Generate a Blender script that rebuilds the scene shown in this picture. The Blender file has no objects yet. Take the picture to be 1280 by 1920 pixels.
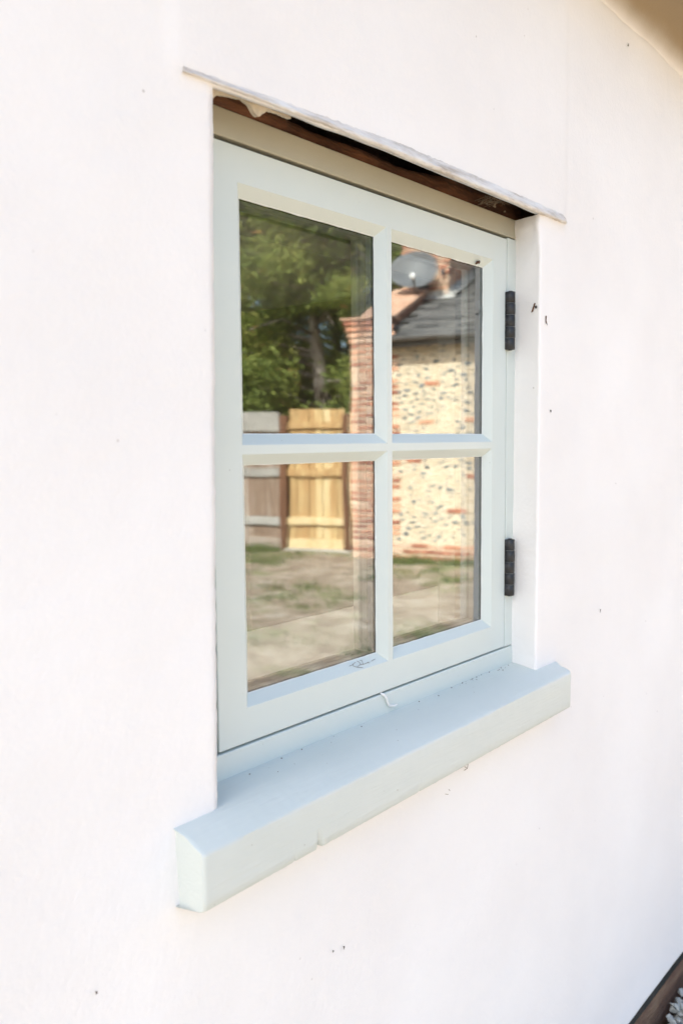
import bpy, bmesh, math, random
import numpy as np
from mathutils import Vector, Matrix, noise

random.seed(7)
R = math.radians
sc = bpy.context.scene
COL = sc.collection

# ------------------------------------------------------------------ camera
YAW, PITCH, ROLL = 0.7052, -0.0831, -0.0089
CAM = Vector((-0.7607, -0.8154, 0.0130))
fw = Vector((math.cos(YAW) * math.cos(PITCH), math.sin(YAW) * math.cos(PITCH), math.sin(PITCH)))
rt0 = Vector((math.sin(YAW), -math.cos(YAW), 0))
up0 = rt0.cross(fw)
rt = rt0 * math.cos(ROLL) + up0 * math.sin(ROLL)
up = -rt0 * math.sin(ROLL) + up0 * math.cos(ROLL)
cam = bpy.data.cameras.new('camera')
cam.sensor_fit = 'VERTICAL'
cam.sensor_height = 36.0
cam.sensor_width = 24.0
cam.lens = 30.0
cam.clip_start = 0.02
cam.clip_end = 2000
cam.dof.use_dof = True
cam.dof.focus_distance = 1.38
cam.dof.aperture_fstop = 4.6
camo = bpy.data.objects.new('camera', cam)
COL.objects.link(camo)
m3 = Matrix((rt, up, -fw)).transposed()
camo.matrix_world = Matrix.Translation(CAM) @ m3.to_4x4()
sc.camera = camo

# ------------------------------------------------------------------ world, sun, exposure
SUN_AZ = Vector((-0.975, 0.22, 0)).normalized()
SUN_EL = R(44)
world = bpy.data.worlds.new('World')
sc.world = world
world.use_nodes = True
wn = world.node_tree
wn.nodes.clear()
sky = wn.nodes.new('ShaderNodeTexSky')
sky.sky_type = 'NISHITA'
sky.sun_disc = False
sky.sun_elevation = SUN_EL
sky.sun_rotation = math.atan2(SUN_AZ.x, SUN_AZ.y) % (2 * math.pi)
sky.air_density = 1.0
sky.dust_density = 4.5
sky.ozone_density = 0.5
bg = wn.nodes.new('ShaderNodeBackground')
bg.inputs['Strength'].default_value = 0.15
wo = wn.nodes.new('ShaderNodeOutputWorld')
wn.links.new(sky.outputs['Color'], bg.inputs['Color'])
wn.links.new(bg.outputs[0], wo.inputs['Surface'])
sun = bpy.data.lights.new('sun', 'SUN')
sun.energy = 4.0
sun.angle = R(0.53)
sun.color = (1.0, 0.94, 0.85)
suno = bpy.data.objects.new('sun', sun)
COL.objects.link(suno)
sdir = Vector((SUN_AZ.x * math.cos(SUN_EL), SUN_AZ.y * math.cos(SUN_EL), math.sin(SUN_EL)))
suno.rotation_euler = sdir.to_track_quat('Z', 'Y').to_euler()
suno.location = (-6, 3, 9)
vs = sc.view_settings
vs.view_transform = 'Standard'
vs.look = 'None'
vs.gamma = 1.0
vs.use_curve_mapping = False
vs.exposure = 1.61
try:
    vs.use_white_balance = True
    vs.white_balance_temperature = 6000
    vs.white_balance_tint = 5
except Exception:
    pass
sc.render.engine = 'CYCLES'
sc.cycles.use_denoising = True
sc.cycles.max_bounces = 14
sc.cycles.transmission_bounces = 14
sc.cycles.glossy_bounces = 8
sc.cycles.diffuse_bounces = 5
sc.cycles.transparent_max_bounces = 16
sc.cycles.caustics_refractive = True
sc.cycles.caustics_reflective = False
sc.cycles.sample_clamp_indirect = 6.0


# ------------------------------------------------------------------ materials
def newmat(name):
    m = bpy.data.materials.new(name)
    m.use_nodes = True
    nt = m.node_tree
    b = nt.nodes['Principled BSDF']
    return m, nt, b


def N(nt, kind, **kw):
    n = nt.nodes.new(kind)
    for k, v in kw.items():
        if k in n.inputs:
            n.inputs[k].default_value = v
        else:
            setattr(n, k, v)
    return n


def ramp(nt, stops, src=None, interp='LINEAR'):
    r = nt.nodes.new('ShaderNodeValToRGB')
    r.color_ramp.interpolation = interp
    while len(r.color_ramp.elements) < len(stops):
        r.color_ramp.elements.new(0.5)
    for e, (p, c) in zip(r.color_ramp.elements, stops):
        e.position = p
        e.color = (c[0], c[1], c[2], 1) if len(c) == 3 else c
    if src is not None:
        nt.links.new(src, r.inputs[0])
    return r


def coords(nt, kind='Object', scale=(1, 1, 1)):
    tc = nt.nodes.new('ShaderNodeTexCoord')
    mp = nt.nodes.new('ShaderNodeMapping')
    mp.inputs['Scale'].default_value = scale
    nt.links.new(tc.outputs[kind], mp.inputs['Vector'])
    return mp.outputs[0]


def noisy(name, cols, scale=8, detail=6, rough=0.7, bump=0.2, bscale=60, bdist=0.003, stretch=(1, 1, 1),
          spec=0.3, per_object=0.0, metallic=0.0, stops=None):
    """colour varied by noise, fine relief by bump, an optional shift per object"""
    m, nt, b = newmat(name)
    co = coords(nt, 'Object', stretch)
    n1 = N(nt, 'ShaderNodeTexNoise', Scale=scale, Detail=detail, Roughness=0.6)
    nt.links.new(co, n1.inputs['Vector'])
    if stops is None:
        k = len(cols)
        stops = [0.3 + 0.4 * i / max(1, k - 1) for i in range(k)]
    src = n1.outputs['Fac']
    if per_object:
        oi = nt.nodes.new('ShaderNodeObjectInfo')
        ma = N(nt, 'ShaderNodeMath', operation='MULTIPLY_ADD')
        nt.links.new(oi.outputs['Random'], ma.inputs[0])
        ma.inputs[1].default_value = per_object
        nt.links.new(n1.outputs['Fac'], ma.inputs[2])
        ms = N(nt, 'ShaderNodeMath', operation='SUBTRACT')
        nt.links.new(ma.outputs[0], ms.inputs[0])
        ms.inputs[1].default_value = per_object / 2
        src = ms.outputs[0]
        # shift the pattern from piece to piece as well
        va = N(nt, 'ShaderNodeVectorMath', operation='ADD')
        cx = N(nt, 'ShaderNodeMath', operation='MULTIPLY')
        nt.links.new(oi.outputs['Random'], cx.inputs[0])
        cx.inputs[1].default_value = 37.0
        nt.links.new(co, va.inputs[0])
        nt.links.new(cx.outputs[0], va.inputs[1])
        nt.links.new(va.outputs[0], n1.inputs['Vector'])
    r = ramp(nt, list(zip(stops, cols)), src)
    nt.links.new(r.outputs[0], b.inputs['Base Color'])
    b.inputs['Roughness'].default_value = rough
    b.inputs['Specular IOR Level'].default_value = spec
    b.inputs['Metallic'].default_value = metallic
    if bump:
        n2 = N(nt, 'ShaderNodeTexNoise', Scale=bscale, Detail=5)
        nt.links.new(co, n2.inputs['Vector'])
        bp = N(nt, 'ShaderNodeBump', Strength=bump, Distance=bdist)
        nt.links.new(n2.outputs['Fac'], bp.inputs['Height'])
        nt.links.new(bp.outputs[0], b.inputs['Normal'])
    return m


def wall_material():
    m, nt, b = newmat('white_render')
    co = coords(nt)
    n1 = N(nt, 'ShaderNodeTexNoise', Scale=3.0, Detail=6)
    nt.links.new(co, n1.inputs['Vector'])
    base = ramp(nt, [(0.3, (0.785, 0.762, 0.752)), (0.7, (0.835, 0.818, 0.812))], n1.outputs['Fac'])
    # sparse dark specks of dirt
    vo = N(nt, 'ShaderNodeTexVoronoi', Scale=26.0)
    nt.links.new(co, vo.inputs['Vector'])
    sp = ramp(nt, [(0.035, (1, 1, 1)), (0.055, (0, 0, 0))], vo.outputs['Distance'])
    n3 = N(nt, 'ShaderNodeTexNoise', Scale=9.0, Detail=2)
    nt.links.new(co, n3.inputs['Vector'])
    gate = ramp(nt, [(0.56, (0, 0, 0)), (0.63, (1, 1, 1))], n3.outputs['Fac'])
    mu = N(nt, 'ShaderNodeMath', operation='MULTIPLY')
    nt.links.new(sp.outputs[0], mu.inputs[0])
    nt.links.new(gate.outputs[0], mu.inputs[1])
    mu2 = N(nt, 'ShaderNodeMath', operation='MULTIPLY')
    nt.links.new(mu.outputs[0], mu2.inputs[0])
    mu2.inputs[1].default_value = 0.5
    mx = N(nt, 'ShaderNodeMixRGB')
    mx.inputs[2].default_value = (0.30, 0.27, 0.25, 1)
    nt.links.new(base.outputs[0], mx.inputs[1])
    nt.links.new(mu2.outputs[0], mx.inputs[0])
    # tan fade up the wall top, colour standing in for a blurred edge
    sx = N(nt, 'ShaderNodeSeparateXYZ')
    tc = nt.nodes.new('ShaderNodeTexCoord')
    nt.links.new(tc.outputs['Object'], sx.inputs[0])
    n4 = N(nt, 'ShaderNodeTexNoise', Scale=5.0, Detail=3)
    nt.links.new(co, n4.inputs['Vector'])
    ad = N(nt, 'ShaderNodeMath', operation='MULTIPLY_ADD')
    nt.links.new(n4.outputs['Fac'], ad.inputs[0])
    ad.inputs[1].default_value = 0.03
    nt.links.new(sx.outputs['Z'], ad.inputs[2])
    st = N(nt, 'ShaderNodeMapRange', interpolation_type='SMOOTHSTEP')
    st.inputs['From Min'].default_value = 0.892
    st.inputs['From Max'].default_value = 0.955
    nt.links.new(ad.outputs[0], st.inputs['Value'])
    mx2 = N(nt, 'ShaderNodeMixRGB')
    mx2.inputs[2].default_value = (0.30, 0.235, 0.15, 1)
    nt.links.new(st.outputs[0], mx2.inputs[0])
    nt.links.new(mx.outputs[0], mx2.inputs[1])
    nt.links.new(mx2.outputs[0], b.inputs['Base Color'])
    b.inputs['Roughness'].default_value = 0.9
    b.inputs['Specular IOR Level'].default_value = 0.2
    nb = N(nt, 'ShaderNodeTexNoise', Scale=140.0, Detail=6)
    nt.links.new(co, nb.inputs['Vector'])
    nc = N(nt, 'ShaderNodeTexNoise', Scale=22.0, Detail=4)
    nt.links.new(co, nc.inputs['Vector'])
    ma = N(nt, 'ShaderNodeMath', operation='MULTIPLY_ADD')
    nt.links.new(nc.outputs['Fac'], ma.inputs[0])
    ma.inputs[1].default_value = 1.6
    nt.links.new(nb.outputs['Fac'], ma.inputs[2])
    bp = N(nt, 'ShaderNodeBump', Strength=0.36, Distance=0.0022)
    nt.links.new(ma.outputs[0], bp.inputs['Height'])
    nt.links.new(bp.outputs[0], b.inputs['Normal'])
    return m


def paint_material(name, c1, c2, rough=0.42, bump=0.10, brush=(8, 60, 60), specks=0.5):
    m, nt, b = newmat(name)
    co = coords(nt)
    n1 = N(nt, 'ShaderNodeTexNoise', Scale=5.0, Detail=4)
    nt.links.new(co, n1.inputs['Vector'])
    base = ramp(nt, [(0.3, c1), (0.7, c2)], n1.outputs['Fac'])
    vo = N(nt, 'ShaderNodeTexVoronoi', Scale=70.0)
    nt.links.new(co, vo.inputs['Vector'])
    sp = ramp(nt, [(0.05, (1, 1, 1)), (0.09, (0, 0, 0))], vo.outputs['Distance'])
    n3 = N(nt, 'ShaderNodeTexNoise', Scale=17.0, Detail=3)
    nt.links.new(co, n3.inputs['Vector'])
    gate = ramp(nt, [(0.57, (0, 0, 0)), (0.66, (1, 1, 1))], n3.outputs['Fac'])
    mu = N(nt, 'ShaderNodeMath', operation='MULTIPLY')
    nt.links.new(sp.outputs[0], mu.inputs[0])
    nt.links.new(gate.outputs[0], mu.inputs[1])
    mu2 = N(nt, 'ShaderNodeMath', operation='MULTIPLY')
    nt.links.new(mu.outputs[0], mu2.inputs[0])
    mu2.inputs[1].default_value = specks
    mx = N(nt, 'ShaderNodeMixRGB')
    mx.inputs[2].default_value = (0.22, 0.20, 0.17, 1)
    nt.links.new(base.outputs[0], mx.inputs[1])
    nt.links.new(mu2.outputs[0], mx.inputs[0])
    nt.links.new(mx.outputs[0], b.inputs['Base Color'])
    b.inputs['Roughness'].default_value = rough
    b.inputs['Specular IOR Level'].default_value = 0.4
    cb = coords(nt, 'Object', brush)
    nb = N(nt, 'ShaderNodeTexNoise', Scale=3.0, Detail=5)
    nt.links.new(cb, nb.inputs['Vector'])
    bp = N(nt, 'ShaderNodeBump', Strength=bump, Distance=0.0012)
    nt.links.new(nb.outputs['Fac'], bp.inputs['Height'])
    nt.links.new(bp.outputs[0], b.inputs['Normal'])
    return m


def glass_material():
    m, nt, b = newmat('window_glass')
    nt.nodes.remove(b)
    out = nt.nodes['Material Output']
    g = nt.nodes.new('ShaderNodeBsdfGlass')
    g.inputs['IOR'].default_value = 1.85
    g.inputs['Roughness'].default_value = 0.0
    g.inputs['Color'].default_value = (0.97, 0.985, 0.98, 1)
    co = coords(nt)
    n1 = N(nt, 'ShaderNodeTexNoise', Scale=7.0, Detail=1.0)
    nt.links.new(co, n1.inputs['Vector'])
    bp = N(nt, 'ShaderNodeBump', Strength=0.04, Distance=0.004)
    nt.links.new(n1.outputs['Fac'], bp.inputs['Height'])
    nt.links.new(bp.outputs[0], g.inputs['Normal'])
    nt.links.new(g.outputs[0], out.inputs['Surface'])
    return m


def ground_material():
    m, nt, b = newmat('soil_and_grass')
    co = coords(nt)
    n1 = N(nt, 'ShaderNodeTexNoise', Scale=1.3, Detail=8, Roughness=0.72)
    nt.links.new(co, n1.inputs['Vector'])
    n2 = N(nt, 'ShaderNodeTexNoise', Scale=4.0, Detail=9, Roughness=0.75)
    nt.links.new(co, n2.inputs['Vector'])
    soil = ramp(nt, [(0.36, (0.19, 0.125, 0.085)), (0.5, (0.34, 0.26, 0.185)), (0.62, (0.48, 0.41, 0.325))], n2.outputs['Fac'])
    grass = ramp(nt, [(0.36, (0.15, 0.155, 0.06)), (0.62, (0.29, 0.275, 0.13))], n2.outputs['Fac'])
    f = ramp(nt, [(0.53, (0, 0, 0)), (0.61, (0.85, 0.85, 0.85))], n1.outputs['Fac'])
    mx = N(nt, 'ShaderNodeMixRGB')
    nt.links.new(f.outputs[0], mx.inputs[0])
    nt.links.new(soil.outputs[0], mx.inputs[1])
    nt.links.new(grass.outputs[0], mx.inputs[2])
    nt.links.new(mx.outputs[0], b.inputs['Base Color'])
    b.inputs['Roughness'].default_value = 0.95
    n5 = N(nt, 'ShaderNodeTexNoise', Scale=14.0, Detail=8)
    nt.links.new(co, n5.inputs['Vector'])
    bp = N(nt, 'ShaderNodeBump', Strength=0.9, Distance=0.05)
    nt.links.new(n5.outputs['Fac'], bp.inputs['Height'])
    nt.links.new(bp.outputs[0], b.inputs['Normal'])
    return m


def leaf_material(name, stops):
    m, nt, b = newmat(name)
    at = nt.nodes.new('ShaderNodeVertexColor')
    at.layer_name = 'tone'
    sp = nt.nodes.new('ShaderNodeSeparateColor')
    nt.links.new(at.outputs['Color'], sp.inputs[0])
    r = ramp(nt, stops, sp.outputs[0])
    nt.links.new(r.outputs[0], b.inputs['Base Color'])
    b.inputs['Roughness'].default_value = 0.65
    b.inputs['Specular IOR Level'].default_value = 0.2
    tr = nt.nodes.new('ShaderNodeBsdfTranslucent')
    nt.links.new(r.outputs[0], tr.inputs['Color'])
    mix = nt.nodes.new('ShaderNodeMixShader')
    mix.inputs[0].default_value = 0.45
    nt.links.new(b.outputs[0], mix.inputs[1])
    nt.links.new(tr.outputs[0], mix.inputs[2])
    nt.links.new(mix.outputs[0], nt.nodes['Material Output'].inputs['Surface'])
    return m


M = {}
M['render'] = wall_material()
M['paint'] = paint_material('pale_blue_grey_paint', (0.59, 0.640, 0.612), (0.62, 0.668, 0.640))
M['sillpaint'] = paint_material('blue_grey_sill_paint', (0.552, 0.588, 0.562), (0.592, 0.625, 0.600), rough=0.45, bump=0.65, brush=(7, 70, 70), specks=0.8)
M['headpaint'] = paint_material('shaded_beige_head_paint', (0.37, 0.345, 0.265), (0.42, 0.395, 0.31), bump=0.2)  # shade under the lip is put into this darker head colour
M['putty'] = paint_material('paint_edge_on_glass', (0.64, 0.675, 0.65), (0.68, 0.71, 0.69), specks=0.2)
M['glass'] = glass_material()
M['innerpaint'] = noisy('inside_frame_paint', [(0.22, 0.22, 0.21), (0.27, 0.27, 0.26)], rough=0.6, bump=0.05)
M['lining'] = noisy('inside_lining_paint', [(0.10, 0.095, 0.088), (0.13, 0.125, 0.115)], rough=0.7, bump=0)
M['spacer'] = noisy('spacer_aluminium', [(0.30, 0.31, 0.33), (0.38, 0.39, 0.41)], scale=20, rough=0.45, bump=0, metallic=0.3)
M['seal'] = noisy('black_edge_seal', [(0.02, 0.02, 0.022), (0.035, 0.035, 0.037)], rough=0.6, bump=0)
M['hinge'] = noisy('black_hinge_paint', [(0.012, 0.012, 0.014), (0.03, 0.03, 0.032)], scale=60, rough=0.45, bump=0.3, bscale=240, bdist=0.001, spec=0.4)
M['hingegap'] = noisy('worn_hinge_seam', [(0.10, 0.11, 0.11), (0.24, 0.25, 0.25)], scale=90, rough=0.6, bump=0)
M['bead'] = noisy('weathered_drip_bead', [(0.36, 0.26, 0.15), (0.50, 0.45, 0.40), (0.70, 0.67, 0.645), (0.79, 0.775, 0.755)], scale=26, detail=9, rough=0.75, bump=1.0, bscale=150, bdist=0.004, stretch=(0.35, 2, 2), stops=[0.28, 0.38, 0.50, 0.62])
M['rot'] = noisy('rotten_brown_timber', [(0.03, 0.014, 0.008), (0.10, 0.042, 0.02), (0.19, 0.08, 0.036)], scale=14, detail=8, rough=0.95, bump=1.0, bscale=70, bdist=0.006, stretch=(0.4, 2, 2))
M['void'] = noisy('shaded_cavity_face', [(0.016, 0.011, 0.008), (0.05, 0.03, 0.02)], scale=20, rough=1, bump=0.8, bscale=50, bdist=0.01)  # near-black colour carries the shade inside the cavity
M['mortarbits'] = noisy('cream_mortar_crumbs', [(0.42, 0.36, 0.27), (0.62, 0.56, 0.46)], scale=30, rough=0.95, bump=0.8, bscale=120)
M['plinth'] = noisy('dark_plinth_coat', [(0.012, 0.015, 0.015), (0.03, 0.033, 0.032), (0.085, 0.055, 0.04)], scale=7, detail=7, rough=0.85, bump=0.7, bscale=60, bdist=0.004, stops=[0.3, 0.55, 0.75])
M['soleplate'] = noisy('wet_brown_timber', [(0.05, 0.03, 0.022), (0.10, 0.058, 0.04), (0.17, 0.115, 0.075)], scale=12, detail=8, rough=0.9, bump=1, bscale=60, bdist=0.006, stretch=(0.35, 2, 2))
M['stone'] = noisy('grey_stone_chips', [(0.21, 0.23, 0.225), (0.33, 0.345, 0.335), (0.46, 0.46, 0.44)], scale=11, rough=0.85, bump=0.4, bscale=140, bdist=0.002)
M['eave'] = noisy('tan_eave_timber', [(0.38, 0.28, 0.16), (0.46, 0.35, 0.21)], scale=6, rough=0.8, bump=0.3, stretch=(0.4, 3, 3))
M['gutter'] = noisy('grey_gutter', [(0.17, 0.16, 0.15), (0.25, 0.24, 0.225)], scale=6, rough=0.6, bump=0.1)
M['ground'] = ground_material()
M['brick'] = noisy('red_brick', [(0.30, 0.115, 0.075), (0.50, 0.225, 0.135), (0.60, 0.335, 0.215), (0.64, 0.44, 0.32)], scale=7, rough=0.9, bump=0.6, bscale=70, bdist=0.005, per_object=0.75, stops=[0.15, 0.40, 0.62, 0.85])
M['copebrick'] = noisy('pale_red_coping', [(0.46, 0.26, 0.17), (0.56, 0.36, 0.25)], scale=7, rough=0.9, bump=0.5, per_object=0.4)
M['mortar'] = noisy('cream_lime_mortar', [(0.56, 0.45, 0.31), (0.64, 0.53, 0.385), (0.69, 0.60, 0.46)], scale=9, detail=8, rough=0.95, bump=0.9, bscale=45, bdist=0.01)
M['gable'] = noisy('brick_gable', [(0.28, 0.12, 0.08), (0.42, 0.22, 0.14)], scale=5, rough=0.9, bump=0.5)
M['flint'] = noisy('flint', [(0.10, 0.115, 0.13), (0.25, 0.26, 0.265), (0.44, 0.375, 0.275), (0.60, 0.49, 0.345)], scale=9, detail=5, rough=0.55, bump=0.5, bscale=40, bdist=0.006, per_object=1.0, stops=[0.12, 0.38, 0.56, 0.80])
M['flintfar'] = noisy('flint_face', [(0.10, 0.115, 0.13), (0.25, 0.26, 0.265), (0.44, 0.375, 0.275), (0.60, 0.49, 0.345)], scale=14, detail=2, rough=0.55, bump=0.4, bscale=40, bdist=0.006, stops=[0.36, 0.45, 0.55, 0.64])
M['slate'] = noisy('grey_roof_slate', [(0.055, 0.053, 0.052), (0.095, 0.092, 0.09), (0.14, 0.132, 0.125)], scale=6, rough=0.75, bump=0.4, bscale=40, per_object=0.45)
M['lead'] = noisy('pale_lead_flashing', [(0.36, 0.35, 0.33), (0.52, 0.50, 0.47)], scale=9, rough=0.6, bump=0.4)
M['fascia'] = noisy('dark_fascia', [(0.07, 0.065, 0.062), (0.12, 0.11, 0.105)], scale=5, rough=0.6, bump=0.1)
M['dish'] = noisy('grey_dish_paint', [(0.095, 0.10, 0.108), (0.125, 0.13, 0.14)], scale=6, rough=0.5, bump=0.05)
M['dishdark'] = noisy('dark_bracket_metal', [(0.045, 0.045, 0.05), (0.08, 0.08, 0.085)], rough=0.5, bump=0)
M['lnb'] = noisy('white_lnb_plastic', [(0.62, 0.60, 0.58), (0.72, 0.70, 0.68)], rough=0.5, bump=0)
M['newwood'] = noisy('new_yellow_softwood', [(0.42, 0.255, 0.11), (0.57, 0.41, 0.20), (0.67, 0.53, 0.31)], scale=5, detail=6, rough=0.75, bump=0.3, stretch=(4, 4, 0.4), per_object=0.5)
M['oldwood'] = noisy('old_brown_fence_board', [(0.17, 0.11, 0.075), (0.28, 0.195, 0.145), (0.38, 0.31, 0.26)], scale=5, detail=7, rough=0.9, bump=0.5, stretch=(4, 4, 0.5), per_object=0.4)
M['greywood'] = noisy('silver_grey_rail', [(0.28, 0.26, 0.235), (0.40, 0.375, 0.345)], scale=6, detail=7, rough=0.9, bump=0.5, stretch=(3, 0.5, 3), per_object=0.3)
M['postwood'] = noisy('brown_stained_post', [(0.10, 0.045, 0.025), (0.20, 0.095, 0.05)], scale=6, detail=6, rough=0.85, bump=0.4, stretch=(4, 4, 0.5))
M['concrete'] = noisy('pale_concrete', [(0.32, 0.29, 0.25), (0.46, 0.42, 0.37)], scale=9, rough=0.95, bump=0.6)
M['bark'] = noisy('pinkish_bark', [(0.17, 0.13, 0.11), (0.40, 0.33, 0.285), (0.56, 0.48, 0.43)], scale=6, detail=8, rough=0.95, bump=1, bscale=25, bdist=0.03, stretch=(2, 2, 0.5))
M['leaf'] = leaf_material('tree_foliage', [(0.0, (0.09, 0.12, 0.035)), (0.35, (0.21, 0.255, 0.06)), (0.65, (0.36, 0.38, 0.095)), (0.88, (0.47, 0.43, 0.14)), (0.97, (0.55, 0.28, 0.11))])
M['grass'] = leaf_material('grass_blades', [(0.0, (0.10, 0.15, 0.045)), (0.6, (0.19, 0.235, 0.075)), (1.0, (0.36, 0.32, 0.17))])
M['debris'] = noisy('dry_brown_leaf', [(0.05, 0.028, 0.018), (0.14, 0.075, 0.045)], scale=60, rough=0.9, bump=0.3)
M['thread'] = noisy('dark_thread', [(0.03, 0.028, 0.025), (0.07, 0.06, 0.055)], scale=60, rough=0.9, bump=0)
M['sealant'] = noisy('white_sealant', [(0.72, 0.71, 0.69), (0.80, 0.79, 0.77)], scale=40, rough=0.6, bump=0)
M['web'] = noisy('dusty_cobweb', [(0.10, 0.075, 0.05), (0.26, 0.20, 0.14)], scale=60, rough=1, bump=0)
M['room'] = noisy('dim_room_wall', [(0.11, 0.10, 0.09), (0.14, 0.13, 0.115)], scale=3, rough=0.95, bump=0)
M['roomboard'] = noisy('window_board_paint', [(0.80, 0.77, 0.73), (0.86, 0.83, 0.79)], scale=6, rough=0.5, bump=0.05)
M['pelmet'] = noisy('pelmet_paint', [(0.34, 0.31, 0.28), (0.42, 0.39, 0.36)], scale=5, rough=0.6, bump=0.05)
M['tile'] = noisy('cottage_roof_tile', [(0.16, 0.07, 0.045), (0.26, 0.12, 0.08)], scale=6, rough=0.9, bump=0.5)


# ------------------------------------------------------------------ mesh helpers
class MB:
    """collects shapes; build() links them as ONE mesh object"""
    def __init__(self):
        self.v, self.f, self.mi = [], [], []

    def add(self, vs_, fs, mi=0):
        o = len(self.v)
        self.v += [tuple(p) for p in vs_]
        self.f += [tuple(o + i for i in f) for f in fs]
        self.mi += [mi] * len(fs)
        return self

    def quad(self, a, b, c, d, mi=0):
        return self.add([a, b, c, d], [(0, 1, 2, 3)], mi)

    def box(self, x0, x1, y0, y1, z0, z1, mi=0):
        p = [(x0, y0, z0), (x1, y0, z0), (x1, y1, z0), (x0, y1, z0), (x0, y0, z1), (x1, y0, z1), (x1, y1, z1), (x0, y1, z1)]
        return self.add(p, [(0, 3, 2, 1), (4, 5, 6, 7), (0, 1, 5, 4), (1, 2, 6, 5), (2, 3, 7, 6), (3, 0, 4, 7)], mi)

    def tube(self, pts, rads, n=10, mi=0, cap=True):
        pts = [Vector(p) for p in pts]
        if not hasattr(rads, '__len__'):
            rads = [rads] * len(pts)
        vs_, fs = [], []
        ref = None
        for i, p in enumerate(pts):
            t = (pts[min(i + 1, len(pts) - 1)] - pts[max(i - 1, 0)]).normalized()
            if ref is None:
                ref = Vector((0, 0, 1)) if abs(t.z) < 0.9 else Vector((1, 0, 0))
            a = (ref - t * ref.dot(t)).normalized()
            ref = a
            b = t.cross(a)
            for k in range(n):
                w = 2 * math.pi * k / n
                vs_.append(p + (a * math.cos(w) + b * math.sin(w)) * rads[i])
        for i in range(len(pts) - 1):
            for k in range(n):
                fs.append((i * n + k, i * n + (k + 1) % n, (i + 1) * n + (k + 1) % n, (i + 1) * n + k))
        if cap:
            fs.append(tuple(range(n - 1, -1, -1)))
            fs.append(tuple((len(pts) - 1) * n + k for k in range(n)))
        return self.add(vs_, fs, mi)

    def mesh(self, name, mats, smooth=False, merge=False, bevel=0.0, bseg=2):
        me = bpy.data.meshes.new(name)
        me.from_pydata(self.v, [], self.f)
        for m in (mats if isinstance(mats, (list, tuple)) else [mats]):
            me.materials.append(m)
        me.polygons.foreach_set('material_index', self.mi)
        if merge or bevel:
            bm = bmesh.new()
            bm.from_mesh(me)
            bmesh.ops.remove_doubles(bm, verts=bm.verts, dist=1e-6)
            bmesh.ops.recalc_face_normals(bm, faces=bm.faces)
            if bevel:
                es = [e for e in bm.edges if len(e.link_faces) == 2 and e.calc_face_angle(0) > 0.3]
                bmesh.ops.bevel(bm, geom=es, offset=bevel, segments=bseg, affect='EDGES', profile=0.5, clamp_overlap=True)
            bm.to_mesh(me)
            bm.free()
        if smooth:
            me.polygons.foreach_set('use_smooth', [True] * len(me.polygons))
        me.update()
        return me

    def build(self, name, mats, parent=None, **kw):
        return link(name, self.mesh(name, mats, **kw), parent)


def link(name, me, parent=None, loc=None, rot=None, scale=None):
    o = bpy.data.objects.new(name, me)
    COL.objects.link(o)
    if parent is not None:
        o.parent = parent
    if loc is not None:
        o.location = loc
    if rot is not None:
        o.rotation_euler = rot
    if scale is not None:
        o.scale = scale
    return o


def tag(o, label=None, cat=None, group=None, kind=None):
    if label:
        o['label'] = label
    if cat:
        o['category'] = cat
    if group:
        o['group'] = group
    if kind:
        o['kind'] = kind
    return o


def empty(name, loc=(0, 0, 0), rz=0.0):
    o = bpy.data.objects.new(name, None)
    COL.objects.link(o)
    o.location = loc
    o.rotation_euler = (0, 0, rz)
    o.empty_display_size = 0.1
    return o


def nz(x, y=0.0, z=0.0, s=1.0):
    return noise.noise(Vector((x * s, y * s, z * s)))


def lerp(a, b, t):
    return a + (b - a) * t


# ------------------------------------------------------------------ measured window numbers (metres)
XL, B1, B2, XR, XS = 0.0, 0.3095, 0.3221, 0.6297, 0.6786      # sash face: pane edges, right edge
ZT, C1, C2, ZB = 0.3397, 0.0089, -0.0035, -0.3393
ST, SB = 0.3844, -0.3864
FT, FB = 0.425, -0.425
SXL = -0.049                                                   # sash left edge
W, G = 0.0135, 0.0125                                          # splay and depth of the glazing bevel
WY = -0.055                                                    # face of the rendered wall
GZ = -1.55                                                     # garden level

# ================================================================== SETTING: ground
def make_ground():
    xs = sorted(set([-600, -200, -60, -25, -12] + [round(-6 + 0.5 * i, 3) for i in range(60)] + [26, 32, 45, 80, 200, 600]))
    ys = sorted(set([-600, -200, -80, -45, -30] + [round(-24 + 0.5 * i, 3) for i in range(50)] + [2, 4, 8, 15, 40, 120, 600]))
    v, f = [], []
    for y in ys:
        for x in xs:
            near = abs(x) < 26 and -24 < y < 0.8
            z = GZ
            if near:
                z += 0.018 * nz(x, y, 0, 0.9) + 0.012 * nz(x, y, 3, 2.3)
            v.append((x, y, z - (0.02 if y > -1 else 0)))
    nx = len(xs)
    for j in range(len(ys) - 1):
        for i in range(nx - 1):
            f.append((j * nx + i, j * nx + i + 1, (j + 1) * nx + i + 1, (j + 1) * nx + i))
    b = MB().add(v, f)
    o = b.build('ground', M['ground'], smooth=True)
    tag(o, kind='structure')
make_ground()

# ================================================================== COTTAGE
cottage = empty('cottage', (0, 0, 0))
tag(cottage, 'white rendered cottage wall that surrounds the small painted window', 'house')


def xl_edge(z):      # left arris of the opening
    t = [(-0.45, -0.1012), (-0.42, -0.1009), (0.006, -0.0942), (0.335, -0.0862), (0.45, -0.0862)]
    for (a, xa), (b_, xb) in zip(t, t[1:]):
        if z <= b_:
            return lerp(xa, xb, max(0, (z - a) / (b_ - a))) + 0.0019 * nz(z, 5, 1, 75) + 0.0014 * nz(z, 9, 4, 17)
    return -0.0862


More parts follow.
